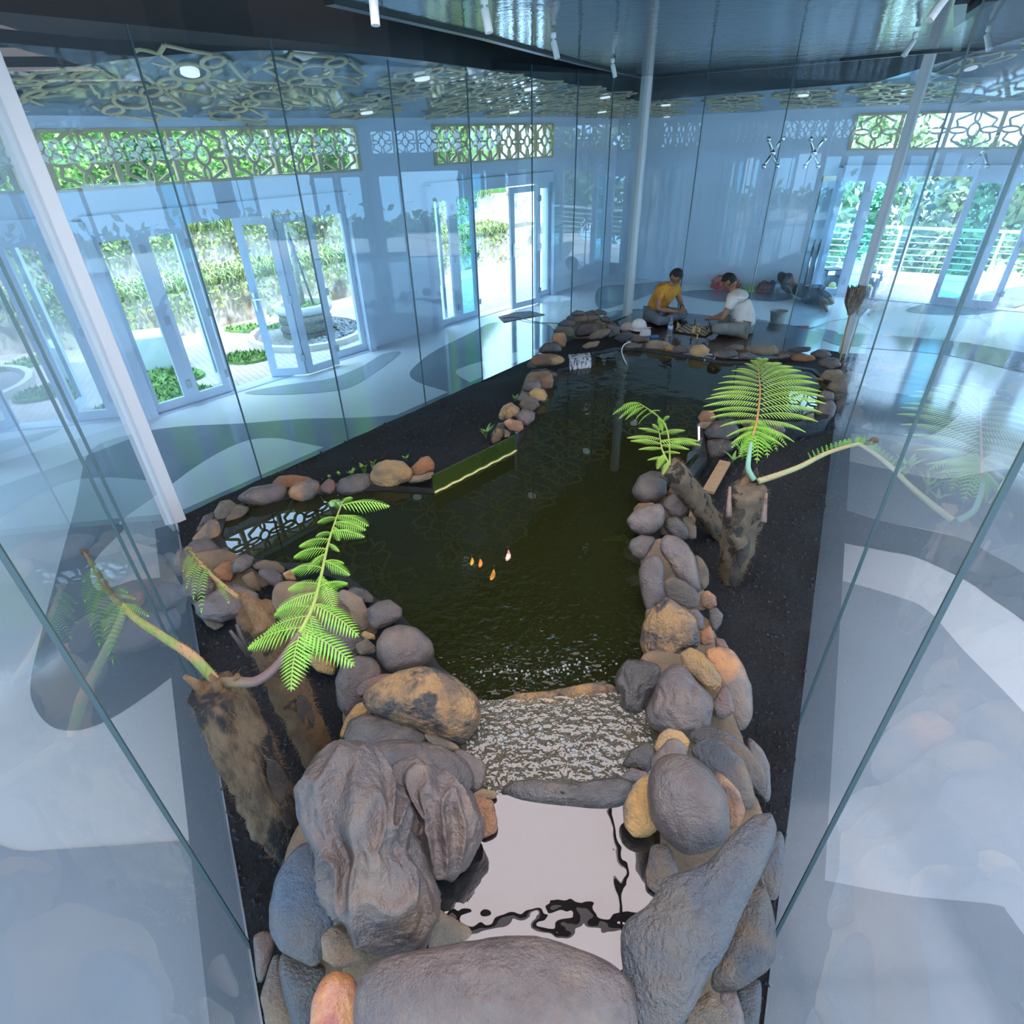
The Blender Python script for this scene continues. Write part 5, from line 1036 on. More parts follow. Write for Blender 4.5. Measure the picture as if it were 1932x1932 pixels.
def trunk(name_m, rt, base, top, r0, r1, M, label=None, nsc=5, seed=0, bulge=0):
    rg = random.Random(seed); k = 26; mb = MB(); n_ = 22; vs = []; d = (top-base); dn_ = d.normalized(); a = dn_.cross(V((0, 1, 0))).normalized(); b = dn_.cross(a)
    for i in range(k+1):
        s = i/k; rr = r0+(r1-r0)*s+bulge*math.sin(PI*s)
        for j in range(n_):
            t = 2*PI*j/n_; v = a*math.cos(t)+b*math.sin(t); f = 1+.28*noise.noise(V((v.x*2, v.y*2, s*6+seed)))+.18*noise.noise(V((v.x*6, v.y*6, s*14+seed)))+.08*noise.noise(V((v.x*14, v.y*14, s*30+seed)))
            vs.append(base+d*s+v*rr*f-rt.location)
    mb.add(vs, [(i*n_+j, i*n_+(j+1) % n_, (i+1)*n_+(j+1) % n_, (i+1)*n_+j) for i in range(k) for j in range(n_)]+[tuple(range(n_-1, -1, -1)), tuple(k*n_+j for j in range(n_))])
    o = mb.build('trunk', M, rt, True)
    for q in range(nsc):
        s = rg.uniform(.12, .92); t = rg.uniform(PI*.9, PI*2.1) if False else rg.uniform(0, 2*PI); v = a*math.cos(t)+b*math.sin(t); rr = r0+(r1-r0)*s+bulge*math.sin(PI*s); c = base+d*s+v*rr*.93-rt.location; sd_ = dn_.cross(v)
        mb = MB(); ln_ = rr*rg.uniform(.7, 1.9); wd = rr*rg.uniform(.25, .40); vs = []
        for i in range(7):
            u_ = i/6*2-1; w2_ = wd*math.sqrt(max(0, 1-u_*u_))+.001
            for j in range(5): x = (j/4*2-1); vs.append(c+dn_*u_*ln_+sd_*x*w2_+v*(rr*.10*(1-x*x)*(1-u_*u_)+rr*.06))
        mb.add(vs, [(i*5+j, i*5+j+1, (i+1)*5+j+1, (i+1)*5+j) for i in range(6) for j in range(4)]); mb.build('leaf_scar', scar, rt, True)
    fb = MB()
    for _ in range(1700):
        s = rg.random(); t = rg.uniform(0, 2*PI); v = a*math.cos(t)+b*math.sin(t); rr = r0+(r1-r0)*s+bulge*math.sin(PI*s); c = base+d*s+v*rr*.97-rt.location
        e = c+v*rg.uniform(.006, .03)+dn_*rg.uniform(-.03, .02)+a*rg.gauss(0, .008)+b*rg.gauss(0, .008); w_ = dn_.cross(v)*.0012; fb.add([c-w_, c+w_, e], [(0, 1, 2)])
    fo = fb.build('trunk_fibres', fuzz, rt); fo['kind'] = 'stuff'
    return o
def curl(rt, c, r_, M, nm='fiddlehead', up=V((0, 0, 1)), side=None, rad=.012):
    side = side or cr; pts = []
    for i in range(26): t = i/25*3.4*PI/1.5; q = r_*(1-.75*i/25); pts.append(c-rt.location+side*(q*math.cos(t)-r_)+up*q*math.sin(t))
    mb = MB(); mb.tube(pts, [rad*(1-.5*i/25) for i in range(26)], 8); return mb.build(nm, M, rt, True)
def fuzzy_stem(rt, px, zs, r0, r1, M, nm='stem', fz=True, seed=3):
    sp = spline([at(x, y, z) for (x, y), z in zip(px, zs)], 6); n_ = len(sp); mb = MB(); mb.tube([p-rt.location for p in sp], [r0+(r1-r0)*i/(n_-1) for i in range(n_)], 10); o = mb.build(nm, M, rt, True)
    if fz:
        rg = random.Random(seed); fb = MB()
        for _ in range(1300):
            i = rg.random()*(n_-1); p = sp[int(i)].lerp(sp[min(int(i)+1, n_-1)], i-int(i))-rt.location; v = V((rg.gauss(0, 1), rg.gauss(0, 1), rg.gauss(0, 1))).normalized(); rr = r0+(r1-r0)*i/(n_-1); w_ = v.cross(V((.3, .2, 1))).normalized()*.0013
            fb.add([p+v*rr-w_, p+v*rr+w_, p+v*(rr+rg.uniform(.004, .014))], [(0, 1, 2)])
        f_ = fb.build('fuzz', fuzz, o); f_['kind'] = 'stuff'
    return sp
# left front fern: shaggy trunk, long fiddlehead stem, big drooping frond
B1 = at(548, 1600, .05); T1 = rise(B1, 1300); T1 = at(408, 1300, T1.z-.02)
f1 = empty('tree_fern', B1, 'nearest left tree fern with a fiddlehead over the glass side and a big drooping frond', 'tree fern')
trunk('t', f1, B1, T1, .075, .085, trunkm, nsc=9, seed=1, bulge=.02)
for k, (px, py) in enumerate(((380, 1330), (452, 1320), (432, 1262))):
    c = T1+V((-.04+.04*k, .0, .0)); mb = MB(); mb.tube([V((0, 0, -.1))+c-f1.location, c-f1.location+V((-.02+.03*k, 0, .03)), c-f1.location+V((-.04+.05*k, -.01, .08))], [.02, .016, .008], 8); mb.build('stem_stub', fuzz, f1, True)
zt = T1.z
stemg = mat('green fuzzy stem', (.20, .26, .07), .8, c2=(.38, .23, .11), scale=9, lo=.42, hi=.52)
sp1 = fuzzy_stem(f1, [(410, 1290), (365, 1240), (310, 1203), (250, 1162), (205, 1115), (178, 1070), (160, 1042)], [zt-.02, zt+.05, zt+.10, zt+.16, zt+.22, zt+.27, zt+.30], .020, .007, stemg)
curl(f1, sp1[-1]+cr*.012, .016, fuzz, rad=.007)
lf = MB()
for (bx_, by_), (tx, ty), f in (((245, 1160), (213, 1250), .62), ((222, 1135), (187, 1218), .7), ((205, 1120), (172, 1180), .75), ((190, 1095), (160, 1135), .85), ((235, 1150), (255, 1130), .66), ((215, 1125), (240, 1118), .72), ((200, 1108), (215, 1098), .8), ((185, 1080), (200, 1080), .88), ((256, 1167), (280, 1163), .6)):
    p = sp1[min(len(sp1)-1, int(f*(len(sp1)-1)))]; t = at(tx, ty, p.z-.03); pinna(lf, p, t, .15*(t-p).length+.002, n_=15, droop=.12, ct=.2)
o = lf.build('young_leaflets', fern, f1); o.location = -f1.location
purple = mat('purple brown stem', (.17, .10, .09), .5, c2=(.24, .17, .08), scale=4)
fuzzy_stem(f1, [(420, 1288), (450, 1287), (483, 1285), (517, 1262), (545, 1225), (565, 1195)], [zt-.02, zt+.04, zt+.08, zt+.12, zt+.17, zt+.21], .020, .011, purple, 'frond_stalk', False)
zf = zt+.21
frond(f1, [(565, 1195), (590, 1145), (605, 1090), (618, 1030), (632, 985), (645, 950)], [zf, zf+.02, zf+.03, zf+.03, zf+.02, zf],
 [(.02, (549, 1303), -.10), (.04, (668, 1256), -.12), (.06, (468, 1222), -.06), (.2, (519, 1158), -.06), (.22, (676, 1200), -.09), (.3, (522, 1152), -.03), (.36, (545, 1110), -.05), (.34, (655, 1100), -.05), (.46, (552, 1075), -.05), (.5, (648, 1062), -.05), (.58, (555, 1050), -.05), (.62, (640, 1040), -.04), (.7, (598, 1010), -.04), (.72, (688, 1013), -.03), (.84, (600, 985), -.04), (.86, (695, 992), -.02), (.95, (625, 945), -.03), (.97, (735, 955), -.03), (1, (662, 938), -.02), (.8, (690, 1000), -.02), (.1, (575, 1260), -.08), (.14, (500, 1195), -.05), (.15, (600, 1235), -.09), (.28, (560, 1160), -.06), (.42, (600, 1130), -.05), (.4, (630, 1150), -.06), (.55, (580, 1075), -.04), (.65, (565, 1030), -.04), (.5, (660, 1085), -.05), (.76, (640, 1020), -.03)], .36, fern, .10, .008, n_=15)
# left rear fern: thick fuzzy trunk with a small fiddlehead
B2_ = at(612, 1452, .05); T2 = at(480, 1150, rise(B2_, 1150).z)
f2 = empty('tree_fern', B2_, 'left tree fern with fuzzy orange-brown trunk and small fiddlehead, behind the nearest one', 'tree fern')
trunk('t', f2, B2_, T2, .062, .068, mat('orange fern trunk', (.36, .21, .10), .9, c2=(.27, .16, .09), scale=14, bump=1, bscale=60, c3=(.06, .04, .03), s3=6, lo3=.58, hi3=.64), nsc=5, seed=2, bulge=.012)
fuzzy_stem(f2, [(500, 1190), (485, 1160), (468, 1135), (456, 1123)], [T2.z-.05, T2.z, T2.z+.05, T2.z+.07], .045, .014, fuzz, 'crown_bud')
sp2 = fuzzy_stem(f2, [(480, 1145), (440, 1120), (410, 1095), (385, 1070), (368, 1050), (357, 1038)], [T2.z, T2.z+.02, T2.z+.04, T2.z+.06, T2.z+.08, T2.z+.09], .010, .006, stemg, 'young_stem')
curl(f2, sp2[-1]+cr*.012, .014, fuzz, rad=.007)
lf = MB()
for (tx, ty), f in (((352, 1088), .86), ((352, 1110), .76), ((365, 1130), .68), ((380, 1155), .58), ((432, 1138), .42), ((345, 1078), .92)):
    p = sp2[int(f*(len(sp2)-1))]; t = at(tx, ty, p.z-.03); pinna(lf, p, t, .10*(t-p).length, n_=13, droop=.1, ct=.18)
o = lf.build('young_leaflets', fern, f2); o.location = -f2.location
for k, (px, py, zz) in enumerate(((436, 1190, .02), (448, 1178, .04))):
    c = at(470, 1235, T2.z-.12); e = at(px-2, py, T2.z+.0); mb = MB(); mb.tube([c-f2.location, e-f2.location], [.014, .006], 6); mb.build('dead_stub', scar, f2, True)
# right standing fern with the big fan
B3 = at(1378, 1098, .04); T3 = at(1412, 925, rise(B3, 915).z)
f3 = empty('tree_fern', B3, 'right tree fern with a broad fan of light green fronds and a fiddlehead pointing right', 'tree fern')
trunk('t', f3, B3, T3, .055, .115, trunkl, nsc=9, seed=5, bulge=.02)
zt = T3.z
fuzzy_stem(f3, [(1392, 960), (1398, 925), (1412, 903), (1425, 900)], [zt-.1, zt-.03, zt+.01, zt+.03], .035, .024, fuzz, 'crown_bud')
for a_, b_ in (((1375, 975), (1377, 918)), ((1440, 985), (1446, 930)), ((1405, 900), (1408, 880))):
    mb = MB(); mb.tube([at(*a_, zt-.10)-f3.location, at(*b_, zt+.04)-f3.location], [.02, .008], 6); mb.build('dead_stub', mat('pinkish dead stub', (.30, .20, .16), .8, c2=(.12, .08, .07), scale=9), f3, True)
petg = mat('pale green stalk', (.22, .42, .30), .5)
fuzzy_stem(f3, [(1423, 905), (1412, 885), (1413, 862), (1417, 835)], [zt+.03, zt+.09, zt+.15, zt+.20], .018, .012, petg, 'frond_stalk', False)
sp3 = fuzzy_stem(f3, [(1430, 908), (1465, 897), (1510, 880), (1555, 857), (1600, 842), (1640, 834)], [zt+.03, zt+.06, zt+.10, zt+.14, zt+.18, zt+.20], .020, .010, mat('tan fuzzy stem', (.42, .34, .18), .8, c2=(.38, .40, .18), scale=6))
curl(f3, sp3[-1]+cr*.05, .028, stemg, rad=.012)
lf = MB()
for i in range(13):
    p = sp3[int((.5+.48*i/13)*(len(sp3)-1))]; t = p+V((-.03+.004*i, .02, .045)); pinna(lf, p, t, .018, n_=5)
o = lf.build('young_leaflets', fern, f3); o.location = -f3.location
zf = zt+.20
Lt = [(1395, 850), (1372, 822), (1342, 788), (1330, 765), (1338, 745), (1354, 722), (1380, 702), (1405, 688), (1426, 677)]; Rt = [(1458, 852), (1500, 832), (1540, 797), (1556, 762), (1552, 738), (1530, 710), (1492, 692), (1458, 682), (1432, 676)]
pr = []; rg = random.Random(6)
for k in range(17):
    f = k/16; g = f*8; i = min(int(g), 7)
    for T_ in (Lt, Rt): pr.append((f**.9, (T_[i][0]+(T_[i+1][0]-T_[i][0])*(g-i)+rg.uniform(-4, 4), T_[i][1]+(T_[i+1][1]-T_[i][1])*(g-i)+rg.uniform(-3, 3)), -.09*(1-f)))
frond(f3, [(1420, 822), (1427, 798), (1432, 765), (1434, 735), (1432, 710), (1430, 690)], [zf, zf+.04, zf+.06, zf+.06, zf+.04, zf+.02], pr, .17, fern2, .09, .009, ribm=mat('orange rib', (.45, .24, .08), .6), n_=22)
frond(f3, [(1420, 822), (1425, 800), (1430, 790), (1432, 800)], [zf, zf+.01, zf+.0, zf-.04], [(.1, (1395, 862), -.1), (.3, (1410, 868), -.1), (.5, (1428, 872), -.1), (.7, (1448, 862), -.1), (.8, (1466, 850), -.08), (.2, (1380, 845), -.1), (.9, (1484, 840), -.08)], .22, fern, .1, .006, n_=14)
# leaning fern
B4 = at(1372, 1018, .04); T4 = at(1264, 880, rise(at(1290, 1010, .04), 870).z)
f4 = empty('tree_fern', B4, 'leaning tree fern trunk with scarred bark and two small bright fronds over the water', 'tree fern')
trunk('t', f4, B4, T4, .075, .085, trunkl, nsc=12, seed=8)
zt = T4.z
frond(f4, [(1264, 878), (1250, 850), (1246, 830), (1243, 812)], [zt+.02, zt+.08, zt+.11, zt+.12],
 [(.1, (1250, 895), -.05), (.2, (1222, 868), -.03), (.3, (1283, 855), -.03), (.4, (1205, 848), -.02), (.5, (1300, 848), -.03), (.55, (1190, 832), -.02), (.65, (1322, 840), -.04), (.7, (1183, 826), -.02), (.85, (1292, 812), -.02), (.9, (1205, 808), -.02), (1, (1255, 798), 0), (1, (1232, 800), 0), (.25, (1240, 885), -.04), (.6, (1318, 832), -.03)], .24, fern2, .08, .008, n_=18)
frond(f4, [(1264, 878), (1262, 830), (1254, 800), (1235, 780), (1205, 760)], [zt+.02, zt+.10, zt+.17, zt+.18, zt+.16],
 [(.55, (1262, 785), -.01), (.62, (1258, 808), -.05), (.7, (1225, 775), 0), (.78, (1205, 800), -.12), (.85, (1198, 795), -.12), (.9, (1180, 792), -.10), (.95, (1168, 790), -.08), (1, (1156, 782), -.05), (1, (1175, 765), 0), (.8, (1245, 775), 0), (.66, (1250, 815), -.06)], .20, fern, .10, .007, n_=14)
# leafy shoots in the gravel
lv = mat('shoot leaf', (.13, .32, .05), .4, c2=(.26, .42, .14), scale=12)
def shoot(px, py, h, n_, label, seed, spread=.5, wd=.03, z=.06):
    rg = random.Random(seed); c = at(px, py, z); rt = empty('leafy_shoot', c, label, 'plant')
    for k in range(n_):
        a = k*2.4+rg.uniform(-.3, .3); hh = h*rg.uniform(.6, 1.05); v = V((math.cos(a), math.sin(a), 0)); s_ = V((-v.y, v.x, 0)); mb = MB(); vs = []
        for i in range(7):
            t = i/6; w_ = wd*math.sin(PI*(t*.9+.08))**.8*.5; p = v*(spread*hh*t*t)+V((0, 0, hh*(t-.25*t*t))); vs += [p-s_*w_, p+V((0, 0, -.2*w_)), p+s_*w_]
        mb.add(vs, [(i*3+j, i*3+j+1, (i+1)*3+j+1, (i+1)*3+j) for i in range(6) for j in range(2)]); mb.build('leaf', lv, rt, True)
for a in ((917, 828, .20, 11, 'tallest leafy shoot left of the bright orange nugget', 1), (953, 790, .12, 7, 'small leafy shoot among the rough stones of the left middle shore', 2), (972, 757, .11, 6, 'uppermost small leafy shoot on the left middle shore', 3), (664, 900, .11, 9, 'leafy shoot behind the dark rectangular stone', 4), (688, 893, .13, 5, 'broad-leaved shoot right of another on the far left shore', 5, .35, .05), (705, 885, .14, 3, 'single upright leaf shoot left of the golden boulder', 6, .3, .04), (766, 870, .10, 6, 'leafy shoot behind the golden boulder', 7), (622, 903, .05, 5, 'tiny shoot behind the small red-brown stone', 8), (640, 897, .05, 5, 'tiny curled shoot next to the dark rectangular stone', 9)): shoot(*a)
for a in ((1400, 868, .24, 10, 'strap-leaved shoot at the foot of the big fan frond', 12), (1440, 850, .26, 12, 'leafy clump with yellowing tips under the big fan frond', 13, .5, .045), (1382, 872, .12, 4, 'low pale shoot beside the raw plank', 14, .9)): shoot(*a)
# ------------------------------------------------------------ wooden deck and what stands on it
deckm = mat('dark varnished deck', (.085, .050, .036), .10, c2=(.055, .036, .028), scale=2, coat=.5, c3=(.13, .07, .045), s3=1.5)
dk = MB(); dk.prism([(p.x, p.y) for p in deckpts][::-1], .012, .10)
deck = dk.build('wooden_deck', deckm, loc=tuple(deckpts[0])); tag(deck, 'low dark glossy wooden deck at the far end of the pond', 'deck')
ZD = .10
D = lambda x, y, z=ZD: at(1180+x*.1656, 500+y*.1656, z)
def bake(o):
    dg = bpy.context.evaluated_depsgraph_get(); me = bpy.data.meshes.new_from_object(o.evaluated_get(dg)); bpy.data.objects.remove(o); return me
def skinmesh(verts, edges, radii, root=0, sub=2):
    me = bpy.data.meshes.new('sk'); me.from_pydata([tuple(v) for v in verts], edges, []); o = bpy.data.objects.new('sk', me); col.objects.link(o)
    bm = bmesh.new(); bm.from_mesh(me); bm.verts.layers.skin.verify(); bm.to_mesh(me); bm.free()
    for i, r_ in enumerate(radii): s = me.skin_vertices[0].data[i]; s.radius = (r_, r_) if not isinstance(r_, tuple) else r_; s.use_root = i == root
    o.modifiers.new('s', 'SKIN').use_smooth_shade = True; m_ = o.modifiers.new('u', 'SUBSURF'); m_.levels = sub; m_.render_levels = sub
    return bake(o)
def chain(pts, rad, V_, E_, R_, start=None):
    prev = start
    for p, r_ in zip(pts, rad):
        V_.append(V(p)); R_.append(r_); i = len(V_)-1
        if prev is not None: E_.append((prev, i))
        prev = i
    return prev
def headmesh(c, fwd_, up_, s=1.0):
    vs, fs = icos(4); out = []; sd_ = fwd_.cross(up_)
    for v in vs:
        x, y, z = v.y, v.x, v.z          # x fwd, y side
        px_ = .098*x; py_ = .076*y; pz = .115*z
        if z < 0: px_ *= 1-.12*z*-1; py_ *= 1+.22*z
        if x > .5 and abs(y) < .25: px_ += .022*math.exp(-((z+.12)/.16)**2)*(1-abs(y)/.25)          # nose
        if x > .3: px_ -= .010*math.exp(-((z-.12)/.10)**2-((abs(y)-.38)/.18)**2)                          # eye sockets
        if x > .5 and abs(y) < .4: px_ += .006*math.exp(-((z+.48)/.06)**2)                              # lips
        if x > .4 and z < -.7: px_ += .012                                                                # chin
        if abs(y) > .93 and abs(z+.1) < .25 and abs(x) < .3: py_ += .016*(1 if y > 0 else -1)             # ears
        out.append(c+fwd_*px_*s+sd_*py_*s+up_*pz*s)
    return out, fs
skin_m = mat('tan skin', (.34, .175, .10), .5, c2=(.30, .15, .085), scale=6); hair_m = mat('black hair', (.012, .011, .012), .5, bump=.5, bscale=60)
def person(base, face, label, shirt_m, pants_m, sleeve=.55, wr=(.40, .10, .21), lean=0.0, hd=.55, shoe=None):
    rt = empty('person', base, label, 'person', rz=math.atan2(face.y, face.x))
    V_, E_, R_ = [], [], []
    sp_ = [(0, 0, .12), (.0, 0, .22), (.05+lean*.3, 0, .34), (.11+lean*.6, 0, .46), (.16+lean, 0, .55), (.21+lean, 0, .61), (.245+lean, 0, .655)]
    chain(sp_, [(.15, .12), (.145, .12), (.15, .115), (.16, .115), (.10, .085), (.055, .055), (.05, .05)], V_, E_, R_)
    arms = []
    for sg in (-1, 1):
        sh = V((.15+lean, sg*.175, .525)); el = V((.24+lean*.5, sg*.27, .285)); w_ = V((wr[0], sg*wr[1]+(.01 if sg > 0 else 0), wr[2]+(.03 if sg > 0 else 0))); hand = w_+(w_-el).normalized()*.075
        arms.append((sh, el, w_, hand)); e_ = chain([sh, sh.lerp(el, .5), el, el.lerp(w_, .5), w_, hand], [.062, .05, .042, .037, .027, (.036, .02)], V_, E_, R_, 4)
        d_ = (w_-el).normalized(); s2 = d_.cross(V((0, 0, 1))).normalized()
        for k in range(4):
            f0 = hand+s2*(-.027+.018*k)+d_*.01; L_ = (.055, .065, .06, .045)[k]; chain([f0, f0+d_*L_*.5-V((0, 0, .012)), f0+d_*L_*.8-V((0, 0, .035))], [.010, .009, .007], V_, E_, R_, e_)
        t0 = w_+d_*.03-s2*.03*sg; chain([t0, t0+d_*.035-s2*.02*sg, t0+d_*.06-s2*.02*sg-V((0, 0, .01))], [.012, .010, .008], V_, E_, R_, e_)
    legs = []
    for sg in (-1, 1):
        hp = V((.02, sg*.10, .115)); kn = V((.36, sg*.31, .13)); an = V((.26, -sg*.05, .055+(.05 if sg > 0 else 0))); ft = V((.33, -sg*.17, .045+(.05 if sg > 0 else 0)))
        legs.append((hp, kn, an, ft)); chain([hp, hp.lerp(kn, .5), kn, kn.lerp(an, .45), an, an.lerp(ft, .6), ft], [.095, .08, .062, .056, .036, .036, .028], V_, E_, R_, 0)
    me = skinmesh(V_, E_, R_, 0, 2); bm = bmesh.new(); bm.from_mesh(me)
    a_ = hd; fd = V((math.cos(a_), 0, -math.sin(a_))); up = V((math.sin(a_), 0, math.cos(a_))); hc = V((.275+lean, 0, .735))
    hv, hf = headmesh(hc, fd, up); bv = [bm.verts.new(v) for v in hv]; [bm.faces.new([bv[i] for i in f]) for f in hf]
    me2 = bpy.data.meshes.new('body'); bm.to_mesh(me2); bm.free(); o = link('body', me2, skin_m, rt, smooth=True)
    sd_ = fd.cross(up)
    for sg in (-1, 1):
        mb = MB(); mb.ball(hc+fd*.082+sd_*sg*.03+up*.012, .009, 8); mb.build('eye', mat('eye dark', (.02, .015, .01), .2), rt, True)
        mb = MB(); p = hc+fd*.088+up*.032+sd_*sg*.03; mb.bar(p-sd_*.016, p+sd_*.016, .008, .007); mb.build('eyebrow', hair_m, rt)
    mb = MB(); p = hc+fd*.093-up*.053; mb.bar(p-sd_*.02, p+sd_*.02, .01, .005); mb.build('mouth', mat('lip', (.25, .09, .07), .5), rt)
    vs, fs = icos(4); out = []
    for v in vs:
        x, y, z = v.y, v.x, v.z; k = 1.09+.05*noise.noise(V((x, y, z))*6)
        if z < (.15 if x > .2 else -.45) : k = .80
        if x > .5 and z < .45: k = .8
        out.append(hc+fd*.098*x*k+sd_*.078*y*k+up*.115*z*k)
    me3 = bpy.data.meshes.new('hair'); me3.from_pydata([tuple(v) for v in out], [], fs); link('hair', me3, hair_m, rt, smooth=True)
    V_, E_, R_ = [], [], []
    chain(sp_[:5], [(.175, .145), (.17, .145), (.175, .14), (.185, .14), (.115, .10)], V_, E_, R_)
    for sh, el, w_, h_ in arms: chain([sh, sh.lerp(el, sleeve*.5), sh.lerp(el, sleeve)], [.085, .073, .068], V_, E_, R_, 4)
    V_.append(V(sp_[5])); R_.append((.066, .066)); E_.append((4, len(V_)-1))
    me = skinmesh(V_, E_, R_, 0, 2); so_ = link('shirt', me, shirt_m, rt, smooth=True)
    V_, E_, R_ = [V((.0, 0, .11))], [], [(.15, .13)]
    for hp, kn, an, ft in legs: chain([hp, hp.lerp(kn, .5), kn, kn.lerp(an, .5), kn.lerp(an, .85)], [.115, .098, .08, .07, .055], V_, E_, R_, 0)
    me = skinmesh(V_, E_, R_, 0, 2); link('trousers', me, pants_m, rt, smooth=True)
    return rt, arms, legs
orange = mat('orange shirt cloth', (.72, .30, .03), .8, c2=(.52, .21, .025), scale=9, bump=.4, bscale=12); whites = mat('off-white shirt cloth', (.80, .72, .66), .85, c2=(.68, .60, .54), scale=5, bump=.4, bscale=12)
gj = mat('grey jeans', (.12, .14, .19), .85, c2=(.17, .19, .24), scale=12, bump=.3, bscale=20); kh = mat('grey green trousers', (.20, .21, .20), .85, c2=(.26, .27, .25), scale=9, bump=.3, bscale=20)
pa = D(330, 640); pb = D(1330, 800); fab = (pb-pa); fab = V((fab.x, fab.y, 0)).normalized()
fa = (fab+V((-.10, -.35, 0))).normalized()
A_, armsA, _ = person(pa, fa, 'man in an orange short-sleeved shirt and grey jeans, cross-legged, looking down at the chess game', orange, gj, wr=(.46, .06, .25), lean=.05, hd=.7)
mb = MB(); w_ = armsA[1][2].lerp(armsA[1][1], .18); d_ = (armsA[1][2]-armsA[1][1]).normalized(); mb.tube([w_-d_*.012, w_+d_*.012], .038, 14); mb.build('wrist_watch', mat('black strap', (.01, .01, .01), .4), A_, True)
mb = MB()
for k in range(4): mb.ball(V((.215+.012*k, 0, .50-.05*k)), .006, 6)
Bp, armsB, _ = person(pb, (-fab+V((0, -.12, 0))).normalized(), 'man in an off-white t-shirt sitting cross-legged with his back to the glass door', whites, kh, wr=(.44, .12, .20), lean=.04, hd=.75)
# reclining person behind the glass door
X = lambda x, y, z=0.0: at(1130+x*.2692, 440+y*.2692, z)
rp_ = empty('person', X(1480, 440), 'person in dark clothes lying on the floor beyond the glass, legs folded, barefoot', 'person'); org = rp_.location
V_, E_, R_ = [], [], []
hipp = X(1500, 425, .14)-org; chst = X(1400, 395, .15)-org; nk = X(1375, 370, .2)-org; kn1 = X(1640, 490, .09)-org; an1 = X(1575, 485, .06)-org; ft1 = X(1600, 548, .04)-org
chain([hipp, hipp.lerp(chst, .5), chst, nk, nk+(nk-chst).normalized()*.06], [(.13, .11), (.13, .11), (.15, .11), (.06, .06), (.05, .05)], V_, E_, R_)
chain([hipp+V((0, 0, .03)), hipp.lerp(kn1, .5)+V((0, 0, .03)), kn1, kn1.lerp(an1, .5), an1, ft1], [.10, .09, .065, .055, .035, .03], V_, E_, R_, 0)
kn2 = X(1600, 505, .07)-org; an2 = X(1560, 470, .05)-org; ft2 = X(1575, 520, .04)-org
chain([hipp-V((0, 0, .03)), hipp.lerp(kn2, .5), kn2, an2, ft2], [.09, .085, .06, .035, .03], V_, E_, R_, 0)
for sg in (-1, 1):
    e_ = chst+V((.05, -.12*sg-.05, -.02)); w2_ = e_+V((.2, -.05, -.04)); q = chain([chst+V((0, -.1*sg, .0)), e_, w2_, w2_+V((.06, 0, 0))], [.055, .042, .03, (.035, .02)], V_, E_, R_, 2)
    for k in range(4): chain([w2_+V((.09, -.03+.02*k, 0)), w2_+V((.14, -.03+.02*k, -.01))], [.01, .008], V_, E_, R_, q)
    chain([w2_+V((.05, -.04, 0)), w2_+V((.08, -.06, 0))], [.012, .009], V_, E_, R_, q)
me = skinmesh(V_, E_, R_, 0, 2); bm = bmesh.new(); bm.from_mesh(me); hc = nk+(nk-chst).normalized()*.17; hv, hf = headmesh(hc, V((.3, -.8, .5)).normalized(), (nk-chst).normalized()); bv = [bm.verts.new(v) for v in hv]; [bm.faces.new([bv[i] for i in f]) for f in hf]
me2 = bpy.data.meshes.new('body'); bm.to_mesh(me2); bm.free(); link('body', me2, skin_m, rp_, smooth=True)
vs, fs = icos(3); mh = MB(); mh.add([hc+(nk-chst).normalized()*.02+V((0, .02, 0))+v*.105 for v in vs], fs); mh.build('hair', hair_m, rp_, True)
dk1 = mat('black cloth', (.012, .013, .017), .8, c2=(.03, .03, .04), scale=9, bump=.4, bscale=15)
V_, E_, R_ = [], [], []; chain([hipp, hipp.lerp(chst, .5), chst, nk], [(.15, .13), (.15, .13), (.17, .13), (.09, .08)], V_, E_, R_); link('shirt', skinmesh(V_, E_, R_, 0, 2), dk1, rp_, smooth=True)
V_, E_, R_ = [hipp], [], [(.14, .13)]; chain([hipp+V((0, 0, .03)), hipp.lerp(kn1, .5)+V((0, 0, .03)), kn1.lerp(hipp, .12)], [.125, .115, .095], V_, E_, R_, 0); chain([hipp-V((0, 0, .03)), hipp.lerp(kn2, .5), kn2.lerp(hipp, .2)], [.11, .10, .08], V_, E_, R_, 0); link('shorts', skinmesh(V_, E_, R_, 0, 2), mat('dark grey shorts', (.03, .035, .05), .85), rp_, smooth=True)
# chess board and pieces
bc = [D(562, 780), D(700, 672), D(1015, 722), D(900, 825)]
cx_ = sum(bc, V((0, 0, 0)))/4; ub = ((bc[2]-bc[1])+(bc[3]-bc[0])).normalized(); vb = V((-ub.y, ub.x, 0)); BS = .50
board = empty('chess_board', cx_, 'black and cream chess board between the two men', 'chess board', rz=math.atan2(ub.y, ub.x))
mb = MB(); mb.box((0, 0, .008), (BS, BS*1.0, .016)); bevel(mb.build('board_base', mat('chess black', (.015, .014, .014), .4), board), .003)
mb = MB(); q = BS*.92/8
for i in range(8):
    for j in range(8):
        if (i+j) % 2: mb.box(((i-3.5)*q, (j-3.5)*q, .0165), (q*.98, q*.98, .001))
mb.build('light_squares', mat('chess cream', (.62, .46, .28), .5), board)
PR = {'pawn': [(.014, 0), (.014, .006), (.008, .012), (.006, .028), (.010, .031), (.006, .034), (.009, .042), (.007, .049), (.002, .052)],
 'king': [(.018, 0), (.018, .008), (.010, .016), (.007, .05), (.013, .056), (.008, .06), (.012, .078), (.004, .083), (.004, .092), (.001, .094)],
 'rook': [(.017, 0), (.017, .008), (.010, .014), (.009, .036), (.014, .040), (.014, .053), (.008, .054)],
 'bishop': [(.016, 0), (.016, .008), (.008, .015), (.006, .042), (.012, .046), (.010, .058), (.003, .070), (.001, .072)]}
